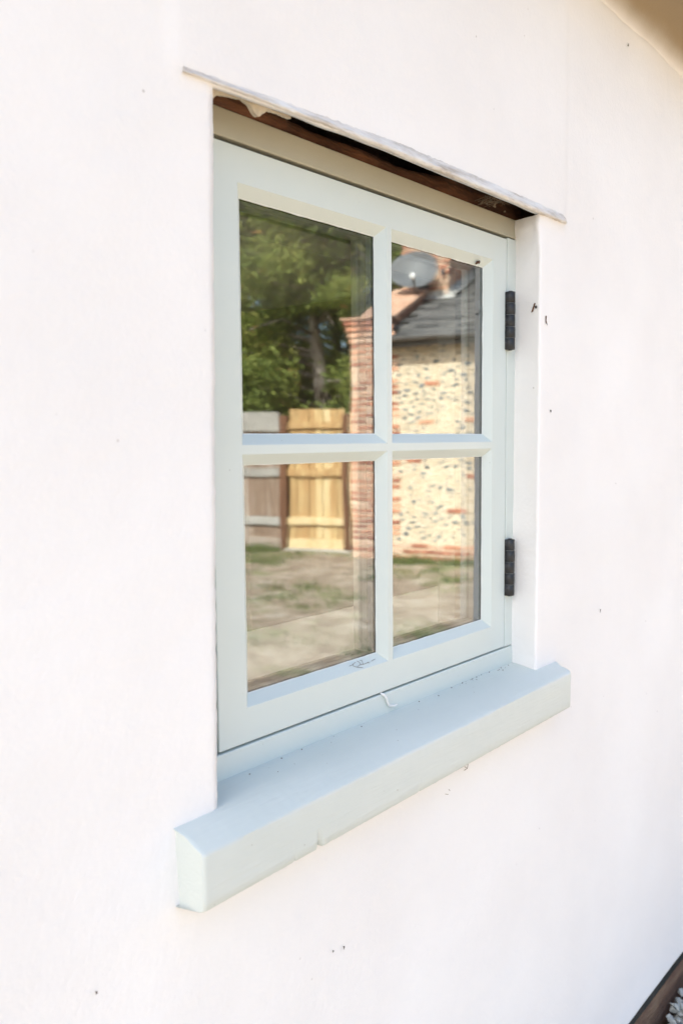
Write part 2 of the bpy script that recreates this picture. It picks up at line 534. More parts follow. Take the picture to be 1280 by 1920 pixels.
def xr_edge(z):
    t = [(-0.45, 0.6992), (-0.42, 0.6995), (-0.2, 0.7026), (0.45, 0.7024)]
    for (a, xa), (b_, xb) in zip(t, t[1:]):
        if z <= b_:
            return lerp(xa, xb, max(0, (z - a) / (b_ - a))) + 0.0017 * nz(z, 15, 1, 75) + 0.0013 * nz(z, 2, 7, 17)
    return 0.7024


def head_edge(x):    # lower lip of the render above the opening
    return 0.4245 + 0.0015 * nz(x, 3, 3, 14) - 0.009 * max(0.0, min(1.0, (0.28 - x) / 0.40)) ** 1.6


def sst(a, b, x):
    t = max(0.0, min(1.0, (x - a) / (b - a)))
    return t * t * (3 - 2 * t)


def wall_y(x, z):
    y = WY
    y += 0.0022 * nz(x, 0, z, 2.1) + 0.0012 * nz(x, 4, z, 7.0) + 0.00045 * nz(x * 0.6, 8, z, 40)
    # a later patch of render stands slightly proud above the opening
    y -= 0.0035 * sst(-0.150, -0.138, x) * (1 - sst(0.792, 0.806, x)) * sst(0.408, 0.425, z)
    # bellcast foot
    y -= 0.002 * sst(-1.32, -1.42, z) if z < -1.30 else 0
    return y


def make_wall():
    xs = [-1.5, -1.2, -0.9, -0.7, -0.55, -0.45, -0.38]
    xs += list(np.arange(-0.32, -0.10, 0.008)) + [-0.095] + list(np.arange(-0.087, 0.70, 0.0085)) + [0.7025] + list(np.arange(0.7105, 1.9, 0.0085 * 1.15)) + [1.95, 2.1, 2.4, 3, 4, 5.4]
    zs = [-1.42, -1.418, -1.41, -1.40, -1.385, -1.36, -1.33, -1.30, -1.2, -1.1, -1.0, -0.9]
    zs += list(np.arange(-0.82, -0.475, 0.0085)) + [-0.47] + list(np.arange(-0.462, 0.412, 0.0085)) + [0.418] + list(np.arange(0.4265, 0.97, 0.0085))
    xs = sorted(xs)
    zs = sorted(zs)
    iL = min(range(len(xs)), key=lambda i: abs(xs[i] + 0.095))
    iR = min(range(len(xs)), key=lambda i: abs(xs[i] - 0.7025))
    jB = min(range(len(zs)), key=lambda j: abs(zs[j] + 0.47))
    jT = min(range(len(zs)), key=lambda j: abs(zs[j] - 0.418))
    nx = len(xs)
    v = []
    for j, z0 in enumerate(zs):
        for i, x0 in enumerate(xs):
            z, x = z0, x0
            fz = 1 - min(1, abs(z0 - 0.418) / 0.12)
            if fz > 0 and -0.3 < x0 < 0.95:
                z = z0 + (head_edge(x0) - 0.418) * fz
            if -0.9 < z0 < 0.6:
                fl = 1 - min(1, abs(x0 + 0.095) / 0.10)
                fr = 1 - min(1, abs(x0 - 0.7025) / 0.10)
                if fl > 0:
                    x += (xl_edge(z0) + 0.095) * fl
                if fr > 0:
                    x += (xr_edge(z0) - 0.7025) * fr
            y = wall_y(x, z)
            # arris worn round
            d = min(abs(x - xl_edge(z0)) if (z0 < 0.43 and z0 > -0.5) else 9, abs(x - xr_edge(z0)) if (z0 < 0.43 and z0 > -0.5) else 9)
            if d < 0.004:
                y += 0.0012
            v.append((x, y, z))
    f = []
    for j in range(len(zs) - 1):
        for i in range(nx - 1):
            if iL <= i < iR and jB <= j < jT:
                continue
            f.append((j * nx + i, j * nx + i + 1, (j + 1) * nx + i + 1, (j + 1) * nx + i))
    b = MB().add(v, f)
    # reveals: from the arris back past the face of the frame
    for side in (0, 1):
        ii = iL if side == 0 else iR
        rows = []
        deps = [0, 0.003, 0.010, 0.018, 0.027, 0.036, 0.046, 0.0545, 0.09]
        for j in range(jB, jT + 1):
            p = Vector(v[j * nx + ii])
            row = []
            for k, dd in enumerate(deps):
                t = dd / 0.055
                z = p.z
                if side == 1:
                    xt = lerp(0.7085, 0.7132, max(0, min(1, (z + 0.4) / 0.75)))
                else:
                    xt = p.x - 0.008
                x = lerp(p.x, xt, min(1.6, t))
                if k:
                    x += (0.0011 * nz(z, dd, 20 + side, 38) + 0.0006 * nz(z, dd, 30, 110)) * (1 + 2.5 * sst(0.36, 0.41, z))
                    if side == 1:
                        x -= 0.0045 * sst(0.385, 0.405, z)
                row.append((x, p.y + dd, z))
            rows.append(row)
        k = len(deps)
        vv = [q for r_ in rows for q in r_]
        ff = []
        for j in range(len(rows) - 1):
            for i in range(k - 1):
                q = (j * k + i, j * k + i + 1, (j + 1) * k + i + 1, (j + 1) * k + i)
                ff.append(q if side == 1 else q[::-1])
        b.add(vv, ff)
    # the thin lip of render over the head and its foot
    for i in range(iL, iR):
        a, c = v[jT * nx + i], v[jT * nx + i + 1]
        b.quad(a, c, (c[0], c[1] + 0.013, c[2] + 0.002), (a[0], a[1] + 0.013, a[2] + 0.002))
        b.quad((a[0], a[1] + 0.013, a[2] + 0.002), (c[0], c[1] + 0.013, c[2] + 0.002), (c[0], c[1] + 0.013, 0.62), (a[0], a[1] + 0.013, 0.62))
    for i in range(nx - 1):
        a, c = v[i], v[i + 1]
        b.quad(a, (a[0], a[1] + 0.05, a[2] + 0.004), (c[0], c[1] + 0.05, c[2] + 0.004), c)
    o = b.build('wall', M['render'], cottage, smooth=True, merge=True)
    return o
make_wall()

# drip bead along the head
def make_bead():
    b = MB()
    n = 260
    vs_, fs, mi = [], [], []
    prof = [(0.004, 0.020), (-0.0004, 0.0145), (-0.0020, 0.0095), (-0.0042, 0.0050), (-0.0066, 0.0010), (-0.0068, -0.0024), (-0.0040, -0.0042), (0.002, -0.0040), (0.008, -0.001), (0.008, 0.016)]
    k = len(prof)
    for i in range(n + 1):
        t = i / n
        x = lerp(-0.131, 0.800, t)
        zc = 0.4270 - 0.0095 * max(0.0, min(1.0, (0.28 - x) / 0.42)) ** 1.6
        s = 0.35 + 0.65 * min(1, t / 0.45)
        if t > 0.985:
            s *= 1 - 0.5 * (t - 0.985) / 0.015
        for q, (py, pz) in enumerate(prof):
            jit = 0.0013 * nz(x, q * 1.3, 0, 90) + 0.0003 * nz(x, q * 0.7, 5, 19) + 0.0006 * nz(x, q * 2.1, 9, 190)
            vs_.append((x, WY - 0.0032 + (py + jit) * s, zc + (pz + jit * 1.3) * s))
    for i in range(n):
        for q in range(k):
            fs.append((i * k + q, (i + 1) * k + q, (i + 1) * k + (q + 1) % k, i * k + (q + 1) % k))
    fs.append(tuple(range(k)))
    fs.append(tuple(n * k + q for q in range(k - 1, -1, -1)))
    b.add(vs_, fs)
    return b.build('drip_bead', M['bead'], cottage, smooth=True, merge=True)
make_bead()

# rotten lintel and the cavity over the frame
def make_lintel():
    b = MB()
    n = 90
    xs = [lerp(-0.12, 0.76, i / n) for i in range(n + 1)]
    rows = []
    for x in xs:
        top = 0.449 + 0.016 * sst(0.34, 0.62, x) + 0.012 * sst(0.12, -0.02, x) + 0.004 * nz(x, 1, 1, 9) + 0.003 * nz(x, 1, 4, 33)
        y0 = 0.012 + 0.005 * nz(x, 7, 1, 13) + 0.002 * nz(x, 2, 2, 50) - 0.018 * sst(0.16, 0.0, x)
        rows.append([(x, y0 + 0.005, 0.4255), (x, y0, 0.430), (x, y0 + 0.003 * nz(x, 3, 3, 40), 0.438), (x, y0 + 0.004 + 0.003 * nz(x, 9, 3, 40), top - 0.002), (x, y0 + 0.02, top + 0.001), (x, 0.12, top + 0.004), (x, 0.12, 0.4255)])
    k = 7
    f = []
    for i in range(n):
        for q in range(k):
            f.append((i * k + q, (i + 1) * k + q, (i + 1) * k + (q + 1) % k, i * k + (q + 1) % k))
    b.add([p for r_ in rows for p in r_], f)
    b.build('lintel', M['rot'], cottage, smooth=True, merge=True)
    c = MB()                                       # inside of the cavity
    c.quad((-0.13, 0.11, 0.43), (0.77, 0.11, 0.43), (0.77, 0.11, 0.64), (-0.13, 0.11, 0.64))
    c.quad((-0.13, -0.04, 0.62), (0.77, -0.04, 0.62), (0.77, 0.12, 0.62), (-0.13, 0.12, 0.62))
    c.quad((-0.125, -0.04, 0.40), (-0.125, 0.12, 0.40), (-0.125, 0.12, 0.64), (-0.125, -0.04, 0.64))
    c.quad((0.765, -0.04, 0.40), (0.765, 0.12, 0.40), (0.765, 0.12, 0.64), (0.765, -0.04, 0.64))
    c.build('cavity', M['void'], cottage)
    # the plaster that hangs in torn scallops behind the bead, at the left
    p = MB()
    pts = []
    n = 60
    for i in range(n + 1):
        x = lerp(-0.10, 0.055, i / n)
        h = 0.4215 - 0.008 * sst(-0.02, -0.09, x) - 0.013 * math.exp(-((x + 0.003) / 0.012) ** 2) - 0.012 * sst(-0.066, -0.085, x) + 0.0016 * nz(x, 2, 2, 160)
        pts.append((x, h))
    vv, ff = [], []
    for x, h in pts:
        vv += [(x, WY + 0.012, h), (x, WY + 0.012, 0.45), (x, WY + 0.019, h + 0.001), (x, WY + 0.019, 0.45)]
    for i in range(n):
        a = i * 4
        ff += [(a, a + 4, a + 5, a + 1), (a + 2, a + 3, a + 7, a + 6), (a, a + 2, a + 6, a + 4)]
    p.add(vv, ff)
    p.build('torn_plaster', M['mortarbits'], cottage, smooth=False)
make_lintel()

# stand-in eave cove, gutter, plinth, rest of the house
def make_house_rest():
    b = MB()
    prof = [(WY + 0.004, 0.880), (WY - 0.0035, 0.898), (WY - 0.008, 0.914), (WY - 0.017, 0.930), (WY - 0.033, 0.944), (WY - 0.058, 0.955), (WY - 0.085, 0.960), (WY - 0.10, 0.962), (WY - 0.10, 1.06), (0.3, 1.12), (0.3, 0.96), (WY + 0.02, 0.93)]
    k = len(prof)
    xs = [-1.5, -1] + [0.2 * i for i in range(0, 12)] + [3.5, 5.4]
    b.add([(x, p[0], p[1]) for x in xs for p in prof],
          [(i * k + q, (i + 1) * k + q, (i + 1) * k + (q + 1) % k, i * k + (q + 1) % k) for i in range(len(xs) - 1) for q in range(k)] + [tuple(range(k)), tuple((len(xs) - 1) * k + q for q in range(k - 1, -1, -1))])
    b.build('stand_in_eave_cove', M['render'], cottage, smooth=True, merge=True)  # eave shape made up for a blurred tan patch of unknown nature
    g = MB()
    prof = []
    for i in range(13):
        w = math.pi * i / 12
        prof.append((WY - 0.155 + 0.052 * math.cos(w), 0.985 - 0.052 * math.sin(w)))
    prof += [(WY - 0.155 - 0.049 * math.cos(math.pi * i / 12), 0.985 - 0.049 * math.sin(math.pi * i / 12)) for i in range(13)]
    k = len(prof)
    xs = [-1.5, 0, 2.5, 5.4]
    g.add([(x, p[0], p[1]) for x in xs for p in prof],
          [(i * k + q, (i + 1) * k + q, (i + 1) * k + (q + 1) % k, i * k + (q + 1) % k) for i in range(3) for q in range(k)])
    g.build('gutter', M['gutter'], cottage, smooth=True, merge=True)
    # foot: dark coated strip then a brown sole timber
    p = MB()
    n = 140
    xs = [lerp(-1.5, 5.4, i / n) for i in range(n + 1)]
    rows = [[(x, WY + 0.006 + 0.002 * nz(x, 1, 1, 6), -1.412), (x, WY + 0.002 + 0.002 * nz(x, 2, 1, 9), -1.448), (x, WY + 0.006, -1.462)] for x in xs]
    p.add([q for r_ in rows for q in r_], [(i * 3 + q, (i + 1) * 3 + q, (i + 1) * 3 + q + 1, i * 3 + q + 1) for i in range(n) for q in range(2)])
    p.build('plinth', M['plinth'], cottage, smooth=True)
    p = MB()
    xs = [lerp(0.6, 3.0, i / 200) for i in range(201)]
    xs = [-1.5, -1, 0] + xs + [5.4]
    rows = [[(x, WY + 0.014, -1.446), (x, WY + 0.001 + 0.003 * nz(x, 1, 1, 12), -1.452 + 0.004 * nz(x, 5, 1, 25)), (x, WY - 0.004 + 0.005 * nz(x, 6, 1, 20), -1.485 + 0.004 * nz(x, 8, 1, 30)), (x, WY - 0.006 + 0.005 * nz(x, 6, 2, 20), -1.56)] for x in xs]
    p.add([q for r_ in rows for q in r_], [(i * 4 + q, (i + 1) * 4 + q, (i + 1) * 4 + q + 1, i * 4 + q + 1) for i in range(len(xs) - 1) for q in range(3)])
    p.build('sole_timber', M['soleplate'], cottage, smooth=True)
    # the room behind, so the panes look into a real dim space
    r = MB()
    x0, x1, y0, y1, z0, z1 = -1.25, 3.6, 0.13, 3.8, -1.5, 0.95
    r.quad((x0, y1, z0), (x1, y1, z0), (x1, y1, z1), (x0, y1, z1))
    for (p0, p1, q0, q1) in ((y0, 0.2, z0, z1), (3.4, y1, z0, z1), (0.2, 3.4, 0.85, z1)):  # opening left here is added to let daylight reach the window board
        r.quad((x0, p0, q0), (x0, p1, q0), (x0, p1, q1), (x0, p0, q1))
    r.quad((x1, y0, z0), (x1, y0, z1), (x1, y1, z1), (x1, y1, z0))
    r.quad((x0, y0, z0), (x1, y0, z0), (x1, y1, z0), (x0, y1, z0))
    MB().quad((x0, y0, z1), (x0, y1, z1), (x1, y1, z1), (x1, y0, z1)).build('room_ceiling', M['roomboard'], cottage)  # white so it bounces light down on to the window board
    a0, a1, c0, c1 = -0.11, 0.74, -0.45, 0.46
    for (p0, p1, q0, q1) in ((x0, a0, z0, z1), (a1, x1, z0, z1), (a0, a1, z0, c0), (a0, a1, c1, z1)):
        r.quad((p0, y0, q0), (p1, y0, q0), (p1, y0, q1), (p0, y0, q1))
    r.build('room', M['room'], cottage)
    w = MB()
    w.box(-0.3, 1.3, 0.09, 0.36, -0.372, -0.345)
    w.build('window_board', M['roomboard'], cottage, bevel=0.004)
    w = MB()
    w.box(-0.3, 1.3, 0.135, 0.225, 0.345, 0.50)
    w.build('pelmet', M['pelmet'], cottage, bevel=0.003)
    # remaining walls and roof
    h = MB()
    h.box(-1.5, -1.26, -0.03, 0.2, -1.6, 1.0)
    h.box(-1.5, -1.26, 3.4, 6.2, -1.6, 1.0)
    h.box(-1.5, -1.26, 0.2, 3.4, 0.85, 1.0)  # head of the unseen side opening, added to light the room
    h.box(5.1, 5.4, 0.0, 6.2, -1.6, 1.0)
    h.box(-1.26, 5.1, 5.9, 6.2, -1.6, 1.0)
    h.add([(-1.5, 0, 1.0), (-1.5, 6.2, 1.0), (-1.5, 3.1, 3.1)], [(0, 1, 2)])
    h.add([(5.4, 0, 1.0), (5.4, 6.2, 1.0), (5.4, 3.1, 3.1)], [(0, 2, 1)])
    h.build('side_wall', M['render'], cottage)
    t = MB()
    for s, (ya, yb) in enumerate(((-0.17, 3.1), (6.4, 3.1))):
        za, zb = 1.075, 3.2
        t.add([(-1.62, ya, za), (5.55, ya, za), (5.55, yb, zb), (-1.62, yb, zb), (-1.62, ya, za + 0.06), (5.55, ya, za + 0.06), (5.55, yb, zb + 0.06), (-1.62, yb, zb + 0.06)],
              [(0, 3, 2, 1), (4, 5, 6, 7), (0, 1, 5, 4), (1, 2, 6, 5), (2, 3, 7, 6), (3, 0, 4, 7)])
    t.build('roof', M['tile'], cottage)
make_house_rest()

# ================================================================== WINDOW
win = empty('casement_window', (0, 0, 0))
tag(win, 'pale blue-grey painted casement window with four panes, black hinges and thick sill', 'window')
PANES = [(XL, B1, C1, ZT), (B2, XR, C1, ZT), (XL, B1, ZB, C2), (B2, XR, ZB, C2)]
DEEP = 0.065


def bev(b, pane, side):
    """splayed glazing edge of one side of a pane, mitred, then the return past the glass"""
    x0, x1, z0, z1 = pane
    o = {'l': ((x0, z0), (x0, z1)), 'r': ((x1, z1), (x1, z0)), 't': ((x0, z1), (x1, z1)), 'b': ((x1, z0), (x0, z0))}[side]
    i = {'l': ((x0 + W, z0 + W), (x0 + W, z1 - W)), 'r': ((x1 - W, z1 - W), (x1 - W, z0 + W)), 't': ((x0 + W, z1 - W), (x1 - W, z1 - W)), 'b': ((x1 - W, z0 + W), (x0 + W, z0 + W))}[side]
    P = lambda p, y: (p[0], y, p[1])
    b.quad(P(o[0], 0), P(o[1], 0), P(i[1], G), P(i[0], G))
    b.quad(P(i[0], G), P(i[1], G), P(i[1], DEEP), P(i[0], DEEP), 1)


def member(name, rects, bevs, bevel=0.0011):
    b = MB()
    for (x0, x1, z0, z1, sides) in rects:
        b.quad((x0, 0, z0), (x1, 0, z0), (x1, 0, z1), (x0, 0, z1))
        if 'l' in sides:
            b.quad((x0, 0, z0), (x0, 0, z1), (x0, DEEP, z1), (x0, DEEP, z0))
        if 'r' in sides:
            b.quad((x1, 0, z0), (x1, DEEP, z0), (x1, DEEP, z1), (x1, 0, z1))
        if 't' in sides:
            b.quad((x0, 0, z1), (x1, 0, z1), (x1, DEEP, z1), (x0, DEEP, z1))
        if 'b' in sides:
            b.quad((x0, 0, z0), (x0, DEEP, z0), (x1, DEEP, z0), (x1, 0, z0))
    for pane, side in bevs:
        bev(b, pane, side)
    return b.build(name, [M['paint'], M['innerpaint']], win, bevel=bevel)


e = 0.0
member('stile', [(SXL, XL - e, SB, ST, 'ltb')], [(PANES[0], 'l'), (PANES[2], 'l')])
member('stile', [(XR + e, XS, SB, ST, 'rtb')], [(PANES[1], 'r'), (PANES[3], 'r')])
member('top_rail', [(XL, XR, ZT, ST, 't')], [(PANES[0], 't'), (PANES[1], 't')])
member('bottom_rail', [(XL, XR, SB, ZB, 'b')], [(PANES[2], 'b'), (PANES[3], 'b')])
member('glazing_bar', [(B1, B2, ZB, ZT, '')], [(PANES[0], 'r'), (PANES[1], 'l'), (PANES[2], 'r'), (PANES[3], 'l')], 0.0009)
member('glazing_bar', [(XL, B1, C2, C1, ''), (B2, XR, C2, C1, '')], [(PANES[0], 'b'), (PANES[1], 'b'), (PANES[2], 't'), (PANES[3], 't')], 0.0009)


def fbox(name, x0, x1, z0, z1, y0=0.0, y1=0.085, bevel=0.0016, mat='paint'):
    return MB().box(x0, x1, y0, y1, z0, z1).build(name, [M[mat]], win, bevel=bevel)


FR = 0.728
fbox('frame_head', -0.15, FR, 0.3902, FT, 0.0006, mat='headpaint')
fbox('frame_jamb', XS + 0.0032, FR, -0.388, 0.3883, 0.0003)
fbox('frame_jamb', -0.15, SXL - 0.003, -0.388, 0.3883, 0.0003)
fbox('frame_cill', -0.15, FR, FB - 0.004, -0.3895, -0.0012)
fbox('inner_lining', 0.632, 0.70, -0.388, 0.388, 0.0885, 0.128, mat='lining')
# dark rebate behind the gaps
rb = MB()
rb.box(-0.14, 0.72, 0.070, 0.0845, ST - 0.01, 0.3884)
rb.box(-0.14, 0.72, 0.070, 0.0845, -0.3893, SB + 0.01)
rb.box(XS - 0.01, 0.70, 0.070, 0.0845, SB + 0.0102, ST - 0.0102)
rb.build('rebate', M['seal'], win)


def ring(b, x0, x1, z0, z1, w, y0, y1):
    """a rectangular ring; the opening is x0..x1, z0..z1, w is its width"""
    b.box(x0 - w, x0, y0, y1, z0 - w, z1 + w)
    b.box(x1, x1 + w, y0, y1, z0 - w, z1 + w)
    b.box(x0, x1, y0, y1, z1, z1 + w)
    b.box(x0, x1, y0, y1, z0 - w, z0)


for k, (x0, x1, z0, z1) in enumerate(PANES):
    a0, a1, c0, c1 = x0 + W, x1 - W, z0 + W, z1 - W
    g = 0.0022

    def slab(y0, y1):
        b = MB()
        n = 1
        b.box(a0 - g, a1 + g, y0, y1, c0 - g, c1 + g)
        return b
    pane = slab(0.0138, 0.0178).build('pane', M['glass'], win)
    slab(0.0322, 0.0362).build('inner_pane', M['glass'], pane)
    b = MB()
    ring(b, a0 + 0.0012, a1 - 0.0012, c0 + 0.0012, c1 - 0.0012, 0.0032, 0.0182, 0.0218)
    b.build('edge_seal', M['seal'], pane)
    b = MB()
    ring(b, a0 + 0.0016, a1 - 0.0016, c0 + 0.0016, c1 - 0.0016, 0.0036, 0.0219, 0.0318)
    b.build('spacer_bar', M['spacer'], pane)
    # wavy line of paint lapping on to the glass
    b = MB()
    def wavy(p, q, inn, seed):
        n = 60
        vv, ff = [], []
        for i in range(n + 1):
            t = i / n
            px, pz = lerp(p[0], q[0], t), lerp(p[1], q[1], t)
            wd = 0.0011 + 0.0014 * (0.5 + nz(t * 9, seed, 1)) * (0.6 + 0.5 * nz(t * 31, seed, 7))
            wd = max(0.0003, wd)
            vv += [(px - inn[0] * 0.002, 0.0122, pz - inn[1] * 0.002), (px + inn[0] * wd * 0.6, 0.0128, pz + inn[1] * wd * 0.6), (px + inn[0] * wd, 0.01365, pz + inn[1] * wd)]
        for i in range(n):
            for r_ in range(2):
                ff.append((i * 3 + r_, (i + 1) * 3 + r_, (i + 1) * 3 + r_ + 1, i * 3 + r_ + 1))
        b.add(vv, ff)
    wavy((a0, c1), (a1, c1), (0, -1), k * 4 + 1)
    wavy((a0, c0), (a1, c0), (0, 1), k * 4 + 2)
    wavy((a0, c0), (a0, c1), (1, 0), k * 4 + 3)
    wavy((a1, c0), (a1, c1), (-1, 0), k * 4 + 4)
    b.build('paint_edge', M['putty'], pane, smooth=True)


def make_hinge(zt, zb, x):
    h = MB()
    h.box(x - 0.0105, x - 0.0085, -0.0012, 0.001, zb + 0.002, zt - 0.003)          # leaf edge
    h.tube([(x, -0.0055, zb - 0.0008), (x, -0.0055, zt + 0.001)], 0.0038, 14)
    o = h.build('hinge', M['hinge'], win, smooth=False)
    n = 5
    L = (zt - zb) / n
    for i in range(n):
        b = MB()
        z0, z1 = zb + i * L + 0.0006, zb + (i + 1) * L - 0.0006
        rr = 0.0098 + 0.0003 * (i % 2)
        b.tube([(x, -0.0045, z0), (x, -0.0045, z0 + 0.0005), (x, -0.0045, z1 - 0.0005), (x, -0.0045, z1)], [rr - 0.0008, rr, rr, rr - 0.0008], 20)
        if i % 2 == 0:
            b.box(x - 0.0102, x + 0.002, -0.0035, 0.0008, z0 + 0.0005, z1 - 0.0005)
        k = b.build('knuckle', M['hinge'], o, smooth=False)
        for p in k.data.polygons:
            p.use_smooth = len(p.vertices) == 4 and abs(p.normal.z) < 0.5
        if i:
            s = MB()
            s.tube([(x, -0.0045, z0 - 0.0009), (x, -0.0045, z0 - 0.0003)], rr - 0.0004, 20)
            s.build('seam', M['hingegap'], o, smooth=False)
    return o


make_hinge(0.2885, 0.1805, 0.6835)
make_hinge(-0.1775, -0.2875, 0.6885)


# the thick painted sill
def make_sill():
    prof = [(0.03, -0.4225), (0.000, -0.4232), (-0.030, -0.4250), (-0.055, -0.4278), (-0.072, -0.4345), (-0.086, -0.4410), (-0.0930, -0.4445), (-0.0950, -0.4465), (-0.0955, -0.4495),
            (-0.0953, -0.4700), (-0.0953, -0.4850), (-0.0953, -0.5000), (-0.0950, -0.5120), (-0.0935, -0.5155), (-0.0900, -0.5172), (-0.06, -0.5178), (0.03, -0.518)]
    k = len(prof)
    n = 420
    vv, ff = [], []
    for i in range(n + 1):
        t = i / n
        # slightly bevelled ends
        ends = min(t, 1 - t) * 0.945
        for q, (y, z) in enumerate(prof):
            xa = -0.1695 + 0.010 * sst(-0.05, -0.096, y)
            xb = 0.7855 - 0.012 * sst(-0.05, -0.096, y)
            x = lerp(xa, xb, t)
            if 5 <= q <= 12:
                z += (t - 0.5) * 0.010
            if q >= 13:
                z += (t - 0.5) * 0.008 + 0.001
            j = 0.0003 * nz(x, q * 0.9, 1, 30) + 0.0006 * nz(x, q * 0.3, 6, 6)
            yy = y - j * (1 if 4 < q < 15 else 0.2)
            zz = z + j * 0.9
            if 5 <= q <= 8 or 12 <= q <= 14:
                zz += 0.0004 * nz(x, q * 0.2, 3, 90) * (1 if q < 9 else 1.5)
                yy += 0.0003 * nz(x, q * 0.2, 8, 80)
            for cx, cw, cd in ((0.035, 0.0035, 0.0075), (0.041, 0.0025, 0.005), (-0.010, 0.0022, 0.003), (0.262, 0.002, 0.0015)):
                if 12 <= q <= 14 and abs(x - cx) < cw * 1.6:
                    zz += cd * math.exp(-((x - cx) / cw) ** 2 * 1.5)
                    yy += cd * 0.6 * math.exp(-((x - cx) / cw) ** 2 * 1.5)
            if ends < 0.003 and 3 < q < 15:
                yy += (0.003 - ends) * 0.7
            vv.append((x, yy, zz))
    for i in range(n):
        for q in range(k):
            ff.append((i * k + q, (i + 1) * k + q, (i + 1) * k + (q + 1) % k, i * k + (q + 1) % k))
    ff.append(tuple(range(k)))
    ff.append(tuple(n * k + q for q in range(k - 1, -1, -1)))
    o = MB().add(vv, ff).build('sill', M['sillpaint'], win, merge=True)
    me = o.data
    me.polygons.foreach_set('use_smooth', [len(p.vertices) == 4 for p in me.polygons])
    try:
        me.set_sharp_from_angle(angle=R(50))
    except Exception:
        pass
    return o
make_sill()


# ================================================================== REFLECTED GARDEN (real things opposite the window)
KX, KY = 7.951, 2 * 0.0138 - 6.41
FRZ = R(-19.0)                      # local x = into the building, local y = along its face, z up


def frame_empty(name):
    return empty(name, (KX, KY, GZ), FRZ)


def to_world(bx, s, z):
    c, sn = math.cos(FRZ), math.sin(FRZ)
    return Vector((KX + bx * c - s * sn, KY + bx * sn + s * c, GZ + z))


barn = frame_empty('flint_outbuilding')
tag(barn, 'sunlit flint and red brick outbuilding with slate roof, mirrored in the right-hand panes', 'outbuilding')
TP = 0.384                                          # roof slope
SE = 4.6                                            # far end of the building


def roof_z(b):
    return 2.86 + TP * (b + 0.2)


